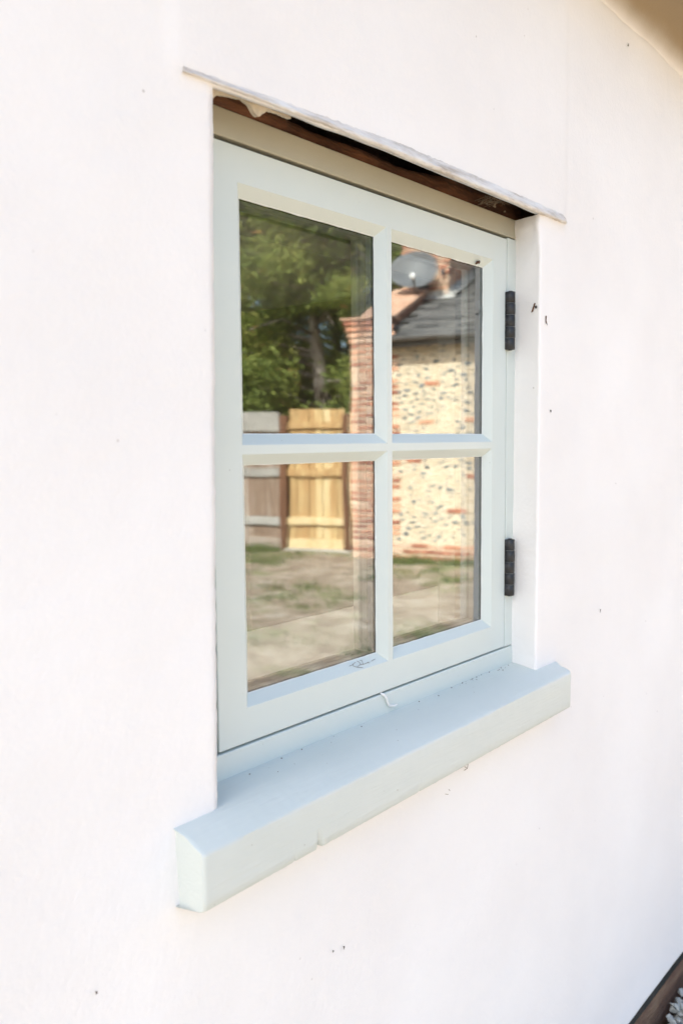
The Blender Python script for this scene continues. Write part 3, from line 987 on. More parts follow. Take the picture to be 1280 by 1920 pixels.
def make_barn():
    w = MB()
    w.box(0.0, 0.4, 0.0, SE, -0.2, 2.93)
    w.box(0.4, 13.0, 0.02, 0.42, -0.2, 2.93)
    w.box(0.4, 13.0, SE - 0.42, SE - 0.02, -0.2, 2.93)
    w.box(12.6, 13.0, 0.42, SE - 0.42, -0.2, 2.93)
    w.build('wall', M['mortar'], barn)
    g = MB()
    for y in (0.021, SE - 0.3):
        g.add([(0.41, y, 2.92), (12.99, y, 2.92), (6.6, y, roof_z(6.6) - 0.05), (0.41, y + 0.25, 2.92), (12.99, y + 0.25, 2.92), (6.6, y + 0.25, roof_z(6.6) - 0.05)],
              [(0, 1, 2), (3, 5, 4), (0, 3, 4, 1), (1, 4, 5, 2), (2, 5, 3, 0)])
    g.build('gable', M['gable'], barn)
    # brick shared meshes
    def brick_mesh(l, d=0.05, h=0.055):
        return MB().box(-d / 2, d / 2, -l / 2, l / 2, -h / 2, h / 2).mesh('brick', M['brick'], bevel=0.004, bseg=1)
    stretcher, header = brick_mesh(0.215), brick_mesh(0.103)

    def brick(me, b, s, z, parent=barn, rz=0.0):
        return link('brick', me, parent, (b + random.uniform(-0.004, 0.004), s, z), (random.uniform(-.01, .01), random.uniform(-.015, .015), rz + random.uniform(-.01, .01)))
    for c in range(37):
        z = 0.042 + c * 0.0765
        long_ = (c // 2) % 2 == 0
        end = 0.70 if long_ else 0.58
        s = 0.0 if c % 2 else -0.0
        y = s
        hd = c % 2 == 0
        while y < end - 0.05:
            l = 0.103 if hd else 0.215
            brick(header if hd else stretcher, 0.016, y + l / 2 + 0.005, z)
            y += l + 0.011
            hd = not hd if c % 2 else (False if hd else True)
        if c < 3:
            y = end + 0.004
            while y < 2.7:
                brick(stretcher, 0.016, y + 0.1075, z)
                y += 0.226
    # brick lacers set among the flints
    for s, z in ((1.10, 2.29), (1.02, 1.78), (1.42, 0.66), (1.62, 1.82), (1.95, 1.2), (0.86, 1.30), (1.66, 1.10), (2.2, 2.0)):
        brick(stretcher, 0.015, s, z)
    # corbelled kneeler
    for c in range(4):
        z = 2.86 + c * 0.0765
        o_ = 0.020 * (c + 1)
        y = -o_
        for i in range(3):
            brick(stretcher, 0.016 - o_, y + 0.108, z)
            y += 0.226
    k = MB()
    k.box(0.0, 0.4, 0.01, 0.50, 2.92, 3.10)
    k.build('kneeler_core', M['mortar'], barn)
    k = MB()
    k.box(-0.12, 0.30, -0.11, 0.60, 3.128, 3.158)
    k.build('kneeler_cap', M['copebrick'], barn, bevel=0.006)
    # raked parapet and its coping
    p = MB()
    p.add([(0.3, 0.03, 2.9), (0.3, 0.47, 2.9), (2.2, 0.47, 2.9), (2.2, 0.03, 2.9), (0.3, 0.03, 3.02 + TP * 0.3), (0.3, 0.47, 3.02 + TP * 0.3), (2.2, 0.47, 3.02 + TP * 2.2), (2.2, 0.03, 3.02 + TP * 2.2)],
          [(0, 3, 2, 1), (4, 5, 6, 7), (0, 1, 5, 4), (1, 2, 6, 5), (2, 3, 7, 6), (3, 0, 4, 7)])
    p.build('parapet', M['gable'], barn)
    cp = MB().box(-0.158, 0.158, -0.27, 0.27, -0.03, 0.03).mesh('coping_tile', M['copebrick'], bevel=0.008, bseg=1)
    for i in range(6):
        b = 0.30 + 0.31 * i
        link('coping_tile', cp, barn, (b, 0.245, 3.055 + TP * b), (0, -math.atan(TP) + random.uniform(-.012, .012), random.uniform(-.01, .01)))
    # flints
    fl = []
    for i in range(9):
        bm = bmesh.new()
        bmesh.ops.create_icosphere(bm, subdivisions=1, radius=1.0)
        for v in bm.verts:
            d = 1 + 0.35 * nz(v.co.x * 1.3 + i * 9, v.co.y * 1.3, v.co.z * 1.3)
            v.co = Vector((v.co.x * 0.45, v.co.y * d, v.co.z * d * random.uniform(0.9, 1.1)))
        me = bpy.data.meshes.new('flint')
        bm.to_mesh(me)
        bm.free()
        me.materials.append(M['flint'])
        fl.append(me)
    pts = []
    rnd = random.Random(11)
    lac = [(1.10, 2.29), (1.02, 1.78), (1.42, 0.66), (1.62, 1.82), (1.95, 1.2), (0.86, 1.30), (1.66, 1.10), (2.2, 2.0)]
    tries = 0
    while tries < 30000 and len(pts) < 300:
        tries += 1
        s, z = rnd.uniform(0.66, 1.86), rnd.uniform(0.27, 2.76)
        if any(abs(s - a) < 0.14 and abs(z - c) < 0.06 for a, c in lac):
            continue
        if all(((s - a) / 0.098) ** 2 + ((z - c) / 0.066) ** 2 > 1 for a, c in pts):
            pts.append((s, z))
    for s, z in pts:
        a = rnd.uniform(0.022, 0.056)
        c = rnd.uniform(0.015, 0.031)
        link('flint', rnd.choice(fl), barn, (0.0, s, z), (rnd.uniform(-.4, .4), 0, 0), (0.024, a, c))
    # rest of the face, past what the window shows
    far = MB()
    for i in range(700):
        s, z = rnd.uniform(1.93, SE - 0.1), rnd.uniform(0.05, 2.8)
        me = rnd.choice(fl)
        a, c = rnd.uniform(0.03, 0.058), rnd.uniform(0.022, 0.038)
        far.add([(-0.004 + v.co.x * 0.028, s + v.co.y * a, z + v.co.z * c) for v in me.vertices], [tuple(p.vertices) for p in me.polygons])
    for i in range(900):
        s, z = rnd.uniform(0.74, 1.90), rnd.uniform(0.27, 2.76)
        if any(((s - p_) / 0.062) ** 2 + ((z - q_) / 0.040) ** 2 < 1 for p_, q_ in pts) or any(abs(s - p_) < 0.13 and abs(z - q_) < 0.05 for p_, q_ in lac):
            continue
        me = rnd.choice(fl)
        a, c = rnd.uniform(0.012, 0.026), rnd.uniform(0.009, 0.018)
        far.add([(-0.001 + v.co.x * 0.016, s + v.co.y * a, z + v.co.z * c) for v in me.vertices], [tuple(p.vertices) for p in me.polygons])
    o = far.build('flints', M['flintfar'], barn)
    tag(o, kind='stuff')
    # roof deck and slates
    d = MB()
    t = 0.05
    d.add([(-0.2, 0.48, roof_z(-0.2) - t), (-0.2, SE + 0.1, roof_z(-0.2) - t), (6.6, SE + 0.1, roof_z(6.6) - t), (6.6, 0.1, roof_z(6.6) - t), (0.4, 0.1, roof_z(0.4) - t), (0.4, 0.48, roof_z(0.4) - t)], [(0, 1, 2, 3, 4, 5)])
    d.add([(13.2, 0.0, roof_z(-0.2) - t), (13.2, SE + 0.1, roof_z(-0.2) - t), (6.6, SE + 0.1, roof_z(6.6) - t), (6.6, 0.0, roof_z(6.6) - t)], [(0, 3, 2, 1)])
    d.build('roof', M['slate'], barn)
    ang = math.atan(TP)
    sm = MB().box(-0.155, 0.155, -0.149, 0.149, -0.007, 0.007).mesh('slate', M['slate'], bevel=0.002, bseg=1)
    rest = MB()
    row = 0
    b = -0.13
    while b < 6.4:
        y = 0.50 + (0.15 if row % 2 else 0.0)
        while y < SE:
            inside_ch = (0.02 < y < 0.98 and 1.8 < b < 3.3)
            if not inside_ch:
                ctr = (b + 0.075, y + 0.15, roof_z(b + 0.075) - 0.012)
                tilt = -ang + 0.06
                if y < 2.35 and b < 4.2:
                    link('slate', sm, barn, ctr, (random.uniform(-.01, .01), tilt + random.uniform(-.01, .01), random.uniform(-.012, .012)))
                else:
                    cs, sn = math.cos(-tilt), math.sin(-tilt)
                    vs_ = []
                    for v in sm.vertices:
                        vs_.append((ctr[0] + v.co.x * cs - v.co.z * sn, ctr[1] + v.co.y, ctr[2] + v.co.x * sn + v.co.z * cs))
                    rest.add(vs_, [tuple(p.vertices) for p in sm.polygons])
            y += 0.303
        b += 0.185
        row += 1
    tag(rest.build('slates', M['slate'], barn), kind='stuff')
    # fascia, soffit, gutter
    f = MB()
    f.box(-0.20, -0.175, 0.50, SE + 0.1, 2.745, 2.84)
    f.box(-0.174, -0.001, 0.50, SE + 0.1, 2.765, 2.78)
    f.build('fascia', M['fascia'], barn)
    g = MB()
    prof = [(-0.262 + 0.055 * math.cos(math.pi + math.pi * i / 10), 2.855 + 0.055 * math.sin(math.pi + math.pi * i / 10)) for i in range(11)]
    prof += [(-0.262 + 0.051 * math.cos(2 * math.pi - math.pi * i / 10), 2.858 + 0.051 * math.sin(2 * math.pi - math.pi * i / 10)) for i in range(11)]
    k = len(prof)
    ys = [0.52, 2.0, SE + 0.1]
    g.add([(p[0], y, p[1]) for y in ys for p in prof], [(i * k + q, (i + 1) * k + q, (i + 1) * k + (q + 1) % k, i * k + (q + 1) % k) for i in range(2) for q in range(k)])
    g.build('gutter', M['fascia'], barn, smooth=True)
    # chimney
    ch = MB()
    c0, c1, d0, d1, zb, ztop = 1.925, 3.195, 0.108, 0.845, 3.2, 5.4
    ch.box(c0, c1, d0, d1, zb, ztop)
    cho = ch.build('chimney', M['mortar'], barn)
    for c in range(27):
        z = 3.36 + c * 0.0765
        y = 0.10
        hd = c % 2 == 0
        seq = [0.103, 0.215, 0.215, 0.166] if hd else [0.215, 0.215, 0.103, 0.166]
        for l in seq:
            me = stretcher if l > 0.12 else header
            o = brick(me, 1.940, y + l / 2, z, cho)
            if l == 0.166:
                o.scale = (1, 0.166 / 0.215, 1)
            y += l + 0.0115
        x = 1.89 + (0.12 if hd else 0.0)
        while x < 3.1:
            if z + 0.03 > roof_z(x + 0.1):
                brick(stretcher, x + 0.11, 0.830, z, cho, math.pi / 2)
            x += 0.2265
    # flashing: apron at the foot, steps up the side
    a = MB()
    za = roof_z(1.88)
    a.add([(1.72, 0.46, roof_z(1.72) + 0.022), (1.72, 0.96, roof_z(1.72) + 0.022), (1.908, 0.96, za + 0.03), (1.908, 0.46, za + 0.03), (1.904, 0.46, za + 0.11), (1.904, 0.87, za + 0.11)],
          [(0, 1, 2, 3), (3, 2, 5, 4)])
    a.build('lead_apron', M['lead'], cho)
    for i in range(7):
        x = 1.90 + i * 0.19
        z = roof_z(x) + 0.03
        s_ = MB()
        s_.add([(x, 0.866, z - 0.02), (x + 0.21, 0.866, z + 0.06), (x + 0.19, 0.866, z + 0.13), (x, 0.866, z + 0.13)], [(0, 1, 2, 3)])
        s_.add([(x, 0.866, z - 0.02), (x + 0.21, 0.866, z + 0.06), (x + 0.21, 0.92, z + 0.062), (x, 0.92, z - 0.018)], [(0, 1, 2, 3)])
        s_.build('step_flashing', M['lead'], cho)
make_barn()


# satellite dish on the chimney
def make_dish():
    root = frame_empty('satellite_dish')
    tag(root, 'grey oval satellite dish fixed to the brick chimney, mirrored in top right pane', 'satellite dish')
    c = Vector((1.52, 0.41, 4.03))
    nrm = Vector((-0.86, 0.10, 0.42)).normalized()
    u = Vector((0, 0, 1)).cross(nrm).normalized()
    v = nrm.cross(u)
    b = MB()
    rings, seg = 8, 40
    vv, ff = [], []
    for side in (0, 1):
        for i in range(rings + 1):
            r = i / rings
            for k in range(seg):
                w = 2 * math.pi * k / seg
                p = c + u * (0.35 * r * math.cos(w)) + v * (0.305 * r * math.sin(w)) + nrm * (0.075 * r * r - 0.075 - (0.008 if side else 0))
                vv.append(p)
    o_ = (rings + 1) * seg
    for i in range(rings):
        for k in range(seg):
            q = (i * seg + k, i * seg + (k + 1) % seg, (i + 1) * seg + (k + 1) % seg, (i + 1) * seg + k)
            ff.append(q)
            ff.append(tuple(x + o_ for x in q[::-1]))
    for k in range(seg):
        ff.append((rings * seg + k, rings * seg + (k + 1) % seg, o_ + rings * seg + (k + 1) % seg, o_ + rings * seg + k))
    b.add(vv, ff)
    b.build('reflector', M['dish'], root, smooth=True)
    a = MB()
    tip = c + nrm * 0.30 - v * 0.34 + Vector((0, 0.05, 0))
    a.tube([tip, Vector((1.40, 0.45, 3.72)), Vector((1.62, 0.45, 3.66)), Vector((1.91, 0.44, 3.70))], 0.021, 8)
    a.build('feed_arm', M['dishdark'], root, smooth=True)
    l = MB()
    ax = (c - tip).normalized()
    l.tube([tip - ax * 0.06, tip, tip + ax * 0.04, tip + ax * 0.06], [0.03, 0.042, 0.05, 0.036], 14)
    l.build('receiver', M['lnb'], root, smooth=True)
    m = MB()
    m.tube([c - nrm * 0.08, Vector((1.75, 0.44, 3.93)), Vector((1.90, 0.44, 3.93))], 0.02, 8)
    m.box(1.865, 1.88, 0.36, 0.52, 3.80, 4.06)
    m.box(1.80, 1.87, 0.74, 0.80, 3.99, 4.07)
    m.build('bracket', M['dishdark'], root)
make_dish()

# ------------------------------------------------------------------ fence, gate panel, posts
FBX = 0.55


def board_mesh(w, h, d=0.018):
    return MB().box(-d / 2, d / 2, -w / 2, w / 2, 0, h).mesh('board', None if False else M['oldwood'], bevel=0.003, bseg=1)


def make_fence():
    # old panels running on past the frame
    root = empty('timber_fence', to_world(FBX, -1.30, 0), FRZ)
    tag(root, 'weathered brown board fence with silver grey rails, mirrored in the left-hand panes', 'fence')
    for pi, (sa, sb) in enumerate(((-2.98, -1.30), (-4.70, -3.02))):
        sh = sb + 1.30
        L = sb - sa
        n = int(L / 0.105)
        bm_ = board_mesh(0.112, 1.80)
        for i in range(n):
            o = link('board', bm_, root, (random.uniform(-.004, .004), sh - L + 0.056 + i * L / n, 0.16 + random.uniform(-.004, .006)), (0, 0, random.uniform(-.03, .03)))
        rm = MB().box(-0.019, 0.019, -L / 2, L / 2, -0.06, 0.06).mesh('rail', M['greywood'], bevel=0.005, bseg=1)
        rt_ = MB().box(-0.019, 0.019, -L / 2, L / 2, -0.135, 0.135).mesh('top_board', M['greywood'], bevel=0.005, bseg=1)
        link('top_board', rt_, root, (-0.033, sh - L / 2, 1.84))
        for z in (1.135, 0.415):
            link('rail', rm, root, (-0.033, sh - L / 2, z))
        gb = MB().box(-0.02, 0.02, -L / 2, L / 2, -0.085, 0.085).mesh('gravel_board', M['oldwood'], bevel=0.004, bseg=1)
        link('gravel_board', gb, root, (-0.012, sh - L / 2, 0.09))
    # newer yellow gate panel
    root = empty('gate', to_world(FBX, -1.165, 0), FRZ)
    tag(root, 'new yellow softwood gate with three ledges between two brown posts', 'gate')
    L = 0.84
    n = 8
    me = MB().box(-0.009, 0.009, -L / n / 2 + 0.002, L / n / 2 - 0.002, 0, 1.86).mesh('board', M['newwood'], bevel=0.003, bseg=1)
    for i in range(n):
        link('board', me, root, ((0.009 if i % 2 else -0.006), (i + 0.5) * L / n, 0.165 + random.uniform(-.006, .006)), (0, 0, random.uniform(-.03, .03)))
    for z, h in ((1.785, 0.05), (1.13, 0.05), (0.42, 0.055)):
        lm = MB().box(-0.022, 0.022, -L / 2 - 0.012, L / 2 - 0.004, -h, h).mesh('ledge', M['newwood'], bevel=0.006, bseg=1)
        link('ledge', lm, root, (-0.034, L / 2, z))
    gb = MB().box(-0.02, 0.02, -L / 2, L / 2, -0.075, 0.075).mesh('bottom_board', M['newwood'], bevel=0.004, bseg=1)
    link('bottom_board', gb, root, (-0.016, L / 2, 0.09))
    # posts
    for sa, sb, h, lab in ((-1.285, -1.182, 1.915, 'brown timber post between the old fence and the yellow gate'),
                           (-0.322, -0.235, 1.925, 'brown timber post between the yellow gate and the brick corner')):
        p = empty('fence_post', to_world(FBX - 0.03, (sa + sb) / 2, 0), FRZ)
        tag(p, lab, 'post', 'brown gate posts')
        w = (sb - sa) / 2
        MB().box(-0.055, 0.055, -w, w, -0.05, h).build('shaft', M['postwood'], p, bevel=0.006)
        b = MB()
        b.add([(-0.055, -w, h + 0.0005), (0.055, -w, h + 0.0005), (0.055, w, h + 0.0005), (-0.055, w, h + 0.0005), (0, 0, h + 0.025)], [(0, 1, 4), (1, 2, 4), (2, 3, 4), (3, 0, 4)])
        b.build('weathered_top', M['postwood'], p)
    # filler board beside the brick corner
    f = empty('boarded_strip', to_world(FBX, -0.12, 0), FRZ)
    tag(f, 'narrow yellowish boarded strip between the gate post and brick corner', 'boarding')
    for i in range(2):
        link('board', me, f, (0, -0.055 + i * 0.108, 0.10))
    # concrete threshold
    t = MB()
    n = 24
    for i in range(n):
        pass
    rows = []
    for i in range(n + 1):
        s = lerp(-1.2, -0.2, i / n)
        rows.append([(-0.16 + 0.03 * nz(s, 1, 1, 5), s, -0.03), (-0.13 + 0.03 * nz(s, 1, 1, 5), s, 0.02 + 0.012 * nz(s, 4, 1, 7)), (0.02, s, 0.03), (0.1, s, -0.03)])
    t.add([p for r_ in rows for p in r_], [(i * 4 + q, (i + 1) * 4 + q, (i + 1) * 4 + q + 1, i * 4 + q + 1) for i in range(n) for q in range(3)])
    o = t.build('threshold_slab', M['concrete'], None)
    o.location = to_world(FBX, 0, 0)
    o.rotation_euler = (0, 0, FRZ)
    tag(o, 'broken pale concrete strip at the foot of the yellow gate', 'slab')
make_fence()


# ------------------------------------------------------------------ trees beyond the fence
def make_tree(base, h, rad, seed, label, trunk_h=0.3, leaves=11000, lean=0.0, rt_=0.16, low=0.12, clear=False):
    rnd = random.Random(seed)
    root = empty('evergreen_tree', base)
    tag(root, label, 'tree', 'trees beyond the fence')
    t = MB()
    pts = []
    for i in range(9):
        f = i / 8
        pts.append((lean * f * h * 0.25 + 0.16 * nz(f * 3, seed, 1), 0.16 * nz(f * 3, seed, 5), f * h * 0.93))
    t.tube(pts, [rt_ * (1 - 0.85 * i / 8) for i in range(9)], 10)
    fork = [Vector(pts[3])]
    for i in range(5):
        fork.append(fork[-1] + Vector((rnd.uniform(0.05, 0.2), rnd.uniform(-0.25, -0.08), h * 0.09)))
    t.tube(fork, [rt_ * 0.55 * (1 - 0.15 * i) for i in range(6)], 8)
    clumps = []
    nb = 60
    for i in range(nb):
        f = lerp(low, 0.97, (i + rnd.random()) / nb)
        k = min(7, int(f * 8))
        p0 = Vector(pts[k]).lerp(Vector(pts[k + 1]), f * 8 - k)
        w = rnd.uniform(0, 2 * math.pi)
        reach = rad * (0.35 + 0.75 * math.sin(math.pi * min(1, 0.22 + 0.78 * f))) * rnd.uniform(0.55, 1.05)
        mid = p0 + Vector((math.cos(w), math.sin(w), 0.25)) * reach * 0.5
        end = p0 + Vector((math.cos(w) * reach, math.sin(w) * reach, rnd.uniform(-0.25, 0.25) * reach))
        t.tube([p0, mid, end], [rt_ * 0.3 * (1 - f * 0.5), rt_ * 0.18, 0.012], 5)
        for q in range(5):
            c = mid.lerp(end, q / 4.0) + Vector((rnd.gauss(0, .22), rnd.gauss(0, .22), rnd.gauss(0, .15)))
            clumps.append((c, rnd.uniform(0.30, 0.62), rnd.random()))
    t.build('trunk', M['bark'], root, smooth=True)
    n = leaves
    rs = np.random.RandomState(seed)
    cc = np.array([tuple(c) for c, _, _ in clumps])
    cr = np.array([q for _, q, _ in clumps])
    ct = np.array([q for _, _, q in clumps])
    ix = rs.randint(0, len(clumps), n)
    P = cc[ix] + rs.normal(0, 1, (n, 3)) * np.array([1, 1, 0.55]) * cr[ix][:, None] * 0.55
    if clear:
        # the trunk of this tree shows between the boughs on the garden side
        lx, ly = math.cos(FRZ), math.sin(FRZ)
        dep = P[:, 0] * lx + P[:, 1] * ly
        lat = -P[:, 0] * ly + P[:, 1] * lx
        lat = lat + dep * 0.42
        hide = (np.abs(lat) < 0.42) & (dep < 0.15) & (P[:, 2] < 4.05) & (P[:, 2] > 1.2)
        P[hide, 2] += 3.2
    A = rs.normal(0, 1, (n, 3)) * np.array([1, 1, 0.6]) + np.array([0, 0, -0.35])
    A /= np.linalg.norm(A, axis=1)[:, None]
    Nn = rs.normal(0, 1, (n, 3)) + np.array([0, 0, 0.5])
    S_ = np.cross(A, Nn)
    S_ /= np.maximum(1e-6, np.linalg.norm(S_, axis=1))[:, None]
    L = rs.uniform(0.05, 0.12, n)[:, None]
    w = rs.uniform(0.011, 0.024, n)[:, None]
    vv = np.stack([P - A * L, P + S_ * w, P + A * L, P - S_ * w], 1).reshape(-1, 3)
    tone = np.clip(0.38 + 0.5 * (ct[ix] - 0.5) + rs.normal(0, 0.13, n) + 0.5 * (rs.rand(n) < 0.03), 0, 1)
    me = bpy.data.meshes.new('crown')
    me.from_pydata(vv.tolist(), [], np.arange(n * 4).reshape(-1, 4).tolist())
    me.materials.append(M['leaf'])
    ca = me.color_attributes.new('tone', 'FLOAT_COLOR', 'POINT')
    arr = np.repeat(tone, 4)
    ca.data.foreach_set('color', np.stack([arr, arr, arr, np.ones_like(arr)], 1).ravel())
    link('crown', me, root)


TREES = [
    (5.4, -2.72, 10.0, 2.2, 3, 'green tree with pale forked trunk directly behind the yellow gate', 60000, 0.17),
    (6.4, -5.2, 10.5, 2.5, 5, 'dense green tree behind the weathered fence panel, left of the forked trunk', 60000, 0.18),
    (9.5, -3.6, 12.0, 2.9, 8, 'taller dark tree standing behind the forked tree', 60000, 0.2),
    (9.0, -6.8, 12.0, 2.9, 9, 'tall dark tree at the far end behind the old fence', 60000, 0.2),
    (8.5, -1.2, 10.5, 2.4, 12, 'dark tree partly hidden by the chimney and brick corner', 60000, 0.2),
    (12.5, -5.2, 13.0, 3.2, 14, 'farthest dark tree filling the gap between the tall trees', 60000, 0.22),
]
for b, s, h, r, seed, lab, nl, rt__ in TREES:
    make_tree(to_world(b, s, -0.05), h, r, seed, lab, leaves=nl, rt_=rt__, low=0.07 if seed != 3 else 0.14, clear=seed == 3)


# hedge-like dark shrub layer right behind the fence
def make_shrub(bx, s, seed, lab):
    rnd = random.Random(seed)
    root = empty('shrub', to_world(bx, s, -0.05))
    tag(root, lab, 'shrub', 'shrubs behind the fence')
    t = MB()
    for i in range(5):
        a = rnd.uniform(0, 6.28)
        t.tube([(0, 0, 0), (0.2 * math.cos(a), 0.2 * math.sin(a), 0.8), (0.5 * math.cos(a), 0.5 * math.sin(a), 1.9)], [0.03, 0.022, 0.008], 6)
    t.build('stem', M['bark'], root, smooth=True)
    n = 5000
    vv, tone = [], []
    cl = [(Vector((rnd.gauss(0, .55), rnd.gauss(0, .6), rnd.uniform(0.5, 2.9))), rnd.random()) for _ in range(36)]
    for i in range(n):
        c, ct = rnd.choice(cl)
        p = c + Vector((rnd.gauss(0, .2), rnd.gauss(0, .2), rnd.gauss(0, .16)))
        a = Vector((rnd.gauss(0, 1), rnd.gauss(0, 1), rnd.gauss(0, 1))).normalized()
        sd = a.orthogonal().normalized()
        L, w = rnd.uniform(0.05, 0.1), rnd.uniform(0.018, 0.035)
        vv += [p - a * L, p + sd * w, p + a * L, p - sd * w]
        tone += [max(0, min(1, 0.3 + 0.4 * (ct - 0.5) + rnd.gauss(0, .12)))] * 4
    me = bpy.data.meshes.new('foliage')
    me.from_pydata([tuple(p) for p in vv], [], [(i * 4, i * 4 + 1, i * 4 + 2, i * 4 + 3) for i in range(n)])
    me.materials.append(M['leaf'])
    ca = me.color_attributes.new('tone', 'FLOAT_COLOR', 'POINT')
    arr = np.array(tone)
    ca.data.foreach_set('color', np.stack([arr, arr, arr, np.ones_like(arr)], 1).ravel())
    link('foliage', me, root)


for bx, s, seed, lab in ((2.6, -4.1, 31, 'dark shrub showing over the weathered fence panel at the far left'),
                         (2.7, -3.35, 32, 'bushy shrub showing over the brown post beside the gate'),
                         (4.6, -1.15, 33, 'dark shrub between the forked trunk and the brick corner')):
    make_shrub(bx, s, seed, lab)


# ------------------------------------------------------------------ grass and gravel
def make_grass():
    rnd = random.Random(21)
    vv, ff, tone = [], [], []

    def blade(p, h, w, t):
        a = rnd.uniform(0, 6.28)
        dx, dy = math.cos(a) * w, math.sin(a) * w
        l = Vector((rnd.gauss(0, .35), rnd.gauss(0, .35), 1)).normalized() * h
        o = len(vv)
        vv.extend([(p.x - dx, p.y - dy, p.z), (p.x + dx, p.y + dy, p.z), tuple(p + l)])
        ff.append((o, o + 1, o + 2))
        tone.extend([t] * 3)
    # tufts along the foot of the barn and fence, and clumps over the bare soil
    spots = []
    for i in range(46):
        spots.append((rnd.uniform(-0.28, -0.04), rnd.uniform(0.6, 3.0), rnd.uniform(0.07, 0.16), 70))
    for i in range(26):
        spots.append((rnd.uniform(0.05, 0.45), rnd.uniform(-2.6, -1.3), rnd.uniform(0.10, 0.2), 70))
    for i in range(330):
        spots.append((rnd.uniform(-5.0, 0.3), rnd.uniform(-3.0, 3.0), rnd.uniform(0.04, 0.11), 60))
    for bx, s, h, n in spots:
        c = to_world(bx, s, 0)
        if h < 0.11 and bx < 0 and nz(c.x, c.y, 0, 0.6) < -0.05:
            continue
        sp = rnd.uniform(0.05, 0.16)
        tt = rnd.random()
        for k in range(n):
            p = c + Vector((rnd.gauss(0, sp), rnd.gauss(0, sp), -0.015))
            blade(p, h * rnd.uniform(.5, 1.2), rnd.uniform(.003, .007), max(0, min(1, tt * 0.6 + rnd.gauss(0.15, .15))))
    me = bpy.data.meshes.new('grass')
    me.from_pydata(vv, [], ff)
    me.materials.append(M['grass'])
    ca = me.color_attributes.new('tone', 'FLOAT_COLOR', 'POINT')
    arr = np.array(tone)
    ca.data.foreach_set('color', np.stack([arr, arr, arr, np.ones_like(arr)], 1).ravel())
    o = link('grass', me)
    tag(o, 'patchy short grass on the bare soil before the outbuilding and gate', 'grass', kind='stuff')


make_grass()


def make_gravel():
    rnd = random.Random(5)
    base = []
    for i in range(10):
        bm = bmesh.new()
        bmesh.ops.create_icosphere(bm, subdivisions=1, radius=1.0)
        for v in bm.verts:
            d = 1 + 0.5 * nz(v.co.x * 1.1 + i * 7, v.co.y * 1.1, v.co.z * 1.1)
            v.co = v.co * d
        # flatten a couple of sides so that it reads as a broken chip
        for _ in range(3):
            nn = Vector((rnd.gauss(0, 1), rnd.gauss(0, 1), rnd.gauss(0, 1))).normalized()
            for v in bm.verts:
                k = v.co.dot(nn)
                if k > 0.55:
                    v.co -= nn * (k - 0.55)
        base.append(([v.co.copy() for v in bm.verts], [tuple(v.index for v in f.verts) for f in bm.faces]))
        bm.free()
    b = MB()
    for i in range(5200):
        x = rnd.uniform(0.5, 3.4) if i < 4300 else rnd.uniform(-2.5, 0.5)
        y = WY - 0.010 - abs(rnd.gauss(0, 0.2)) - rnd.uniform(0, 0.12)
        if y < -0.62:
            continue
        r = rnd.uniform(0.0085, 0.0165)
        z = -1.522 + rnd.uniform(0, 0.026) * (1 if y > -0.4 else 0.5)
        vs_, fs = rnd.choice(base)
        rot = Matrix.Rotation(rnd.uniform(0, 6.28), 3, 'Z') @ Matrix.Rotation(rnd.uniform(0, 6.28), 3, 'X')
        sc_ = Vector((r * rnd.uniform(.8, 1.5), r, r * rnd.uniform(.6, 1.0)))
        b.add([rot @ Vector((v.x * sc_.x, v.y * sc_.y, v.z * sc_.z)) + Vector((x, y, z)) for v in vs_], fs)
    b.quad((-3, WY - 0.03, -1.525), (4, WY - 0.03, -1.525), (4, -0.62, -1.535), (-3, -0.62, -1.535))
    o = b.build('gravel', M['stone'])
    tag(o, 'grey stone chippings along the foot of the white wall', 'gravel', kind='stuff')


make_gravel()

# ================================================================== small things on the window and wall
def curve_thing(name, polys, rad, mat, label, cat, n=6):
    b = MB()
    for pts in polys:
        b.tube(pts, rad, n)
    o = b.build(name, M[mat], None, smooth=True)
    tag(o, label, cat)
    return o


def bevp(x, t):   # a point just proud of the bottom bevel, t 0 face .. 1 glass
    return (x, G * t - 0.0006, ZB + W * t + 0.0007)


curve_thing('thread', [[bevp(.221, .62), bevp(.230, .66), bevp(.239, .80)], [bevp(.231, .72), bevp(.229, .50), bevp(.236, .30), bevp(.246, .12)],
                       [bevp(.236, .34), bevp(.243, .45), bevp(.252, .40), bevp(.262, .42), bevp(.2655, .46)], [bevp(.243, .85), bevp(.246, .65), bevp(.2455, .42)],
                       [bevp(.250, .82), bevp(.2535, .75), bevp(.251, .42)], [bevp(.272, .45), bevp(.283, .52)], [bevp(.262, .42), bevp(.2665, .34)]],
            0.0003, 'web', 'thin dark scribble of dried threads below the lower left pane', 'thread', 5)
curve_thing('sealant_curl', [[(.2885, 0.000, -.3868), (.2915, -.004, -.3895), (.2985, -.0045, -.3965), (.3010, -.004, -.4040), (.3055, -.0045, -.4105), (.3170, -.006, -.4135), (.3230, -.0075, -.4120)]],
            [0.0016, .0023, .0021, .0020, .0021, .0019, .0009], 'sealant', 'white curl of sealant hanging below the middle of the sash', 'sealant', 8)


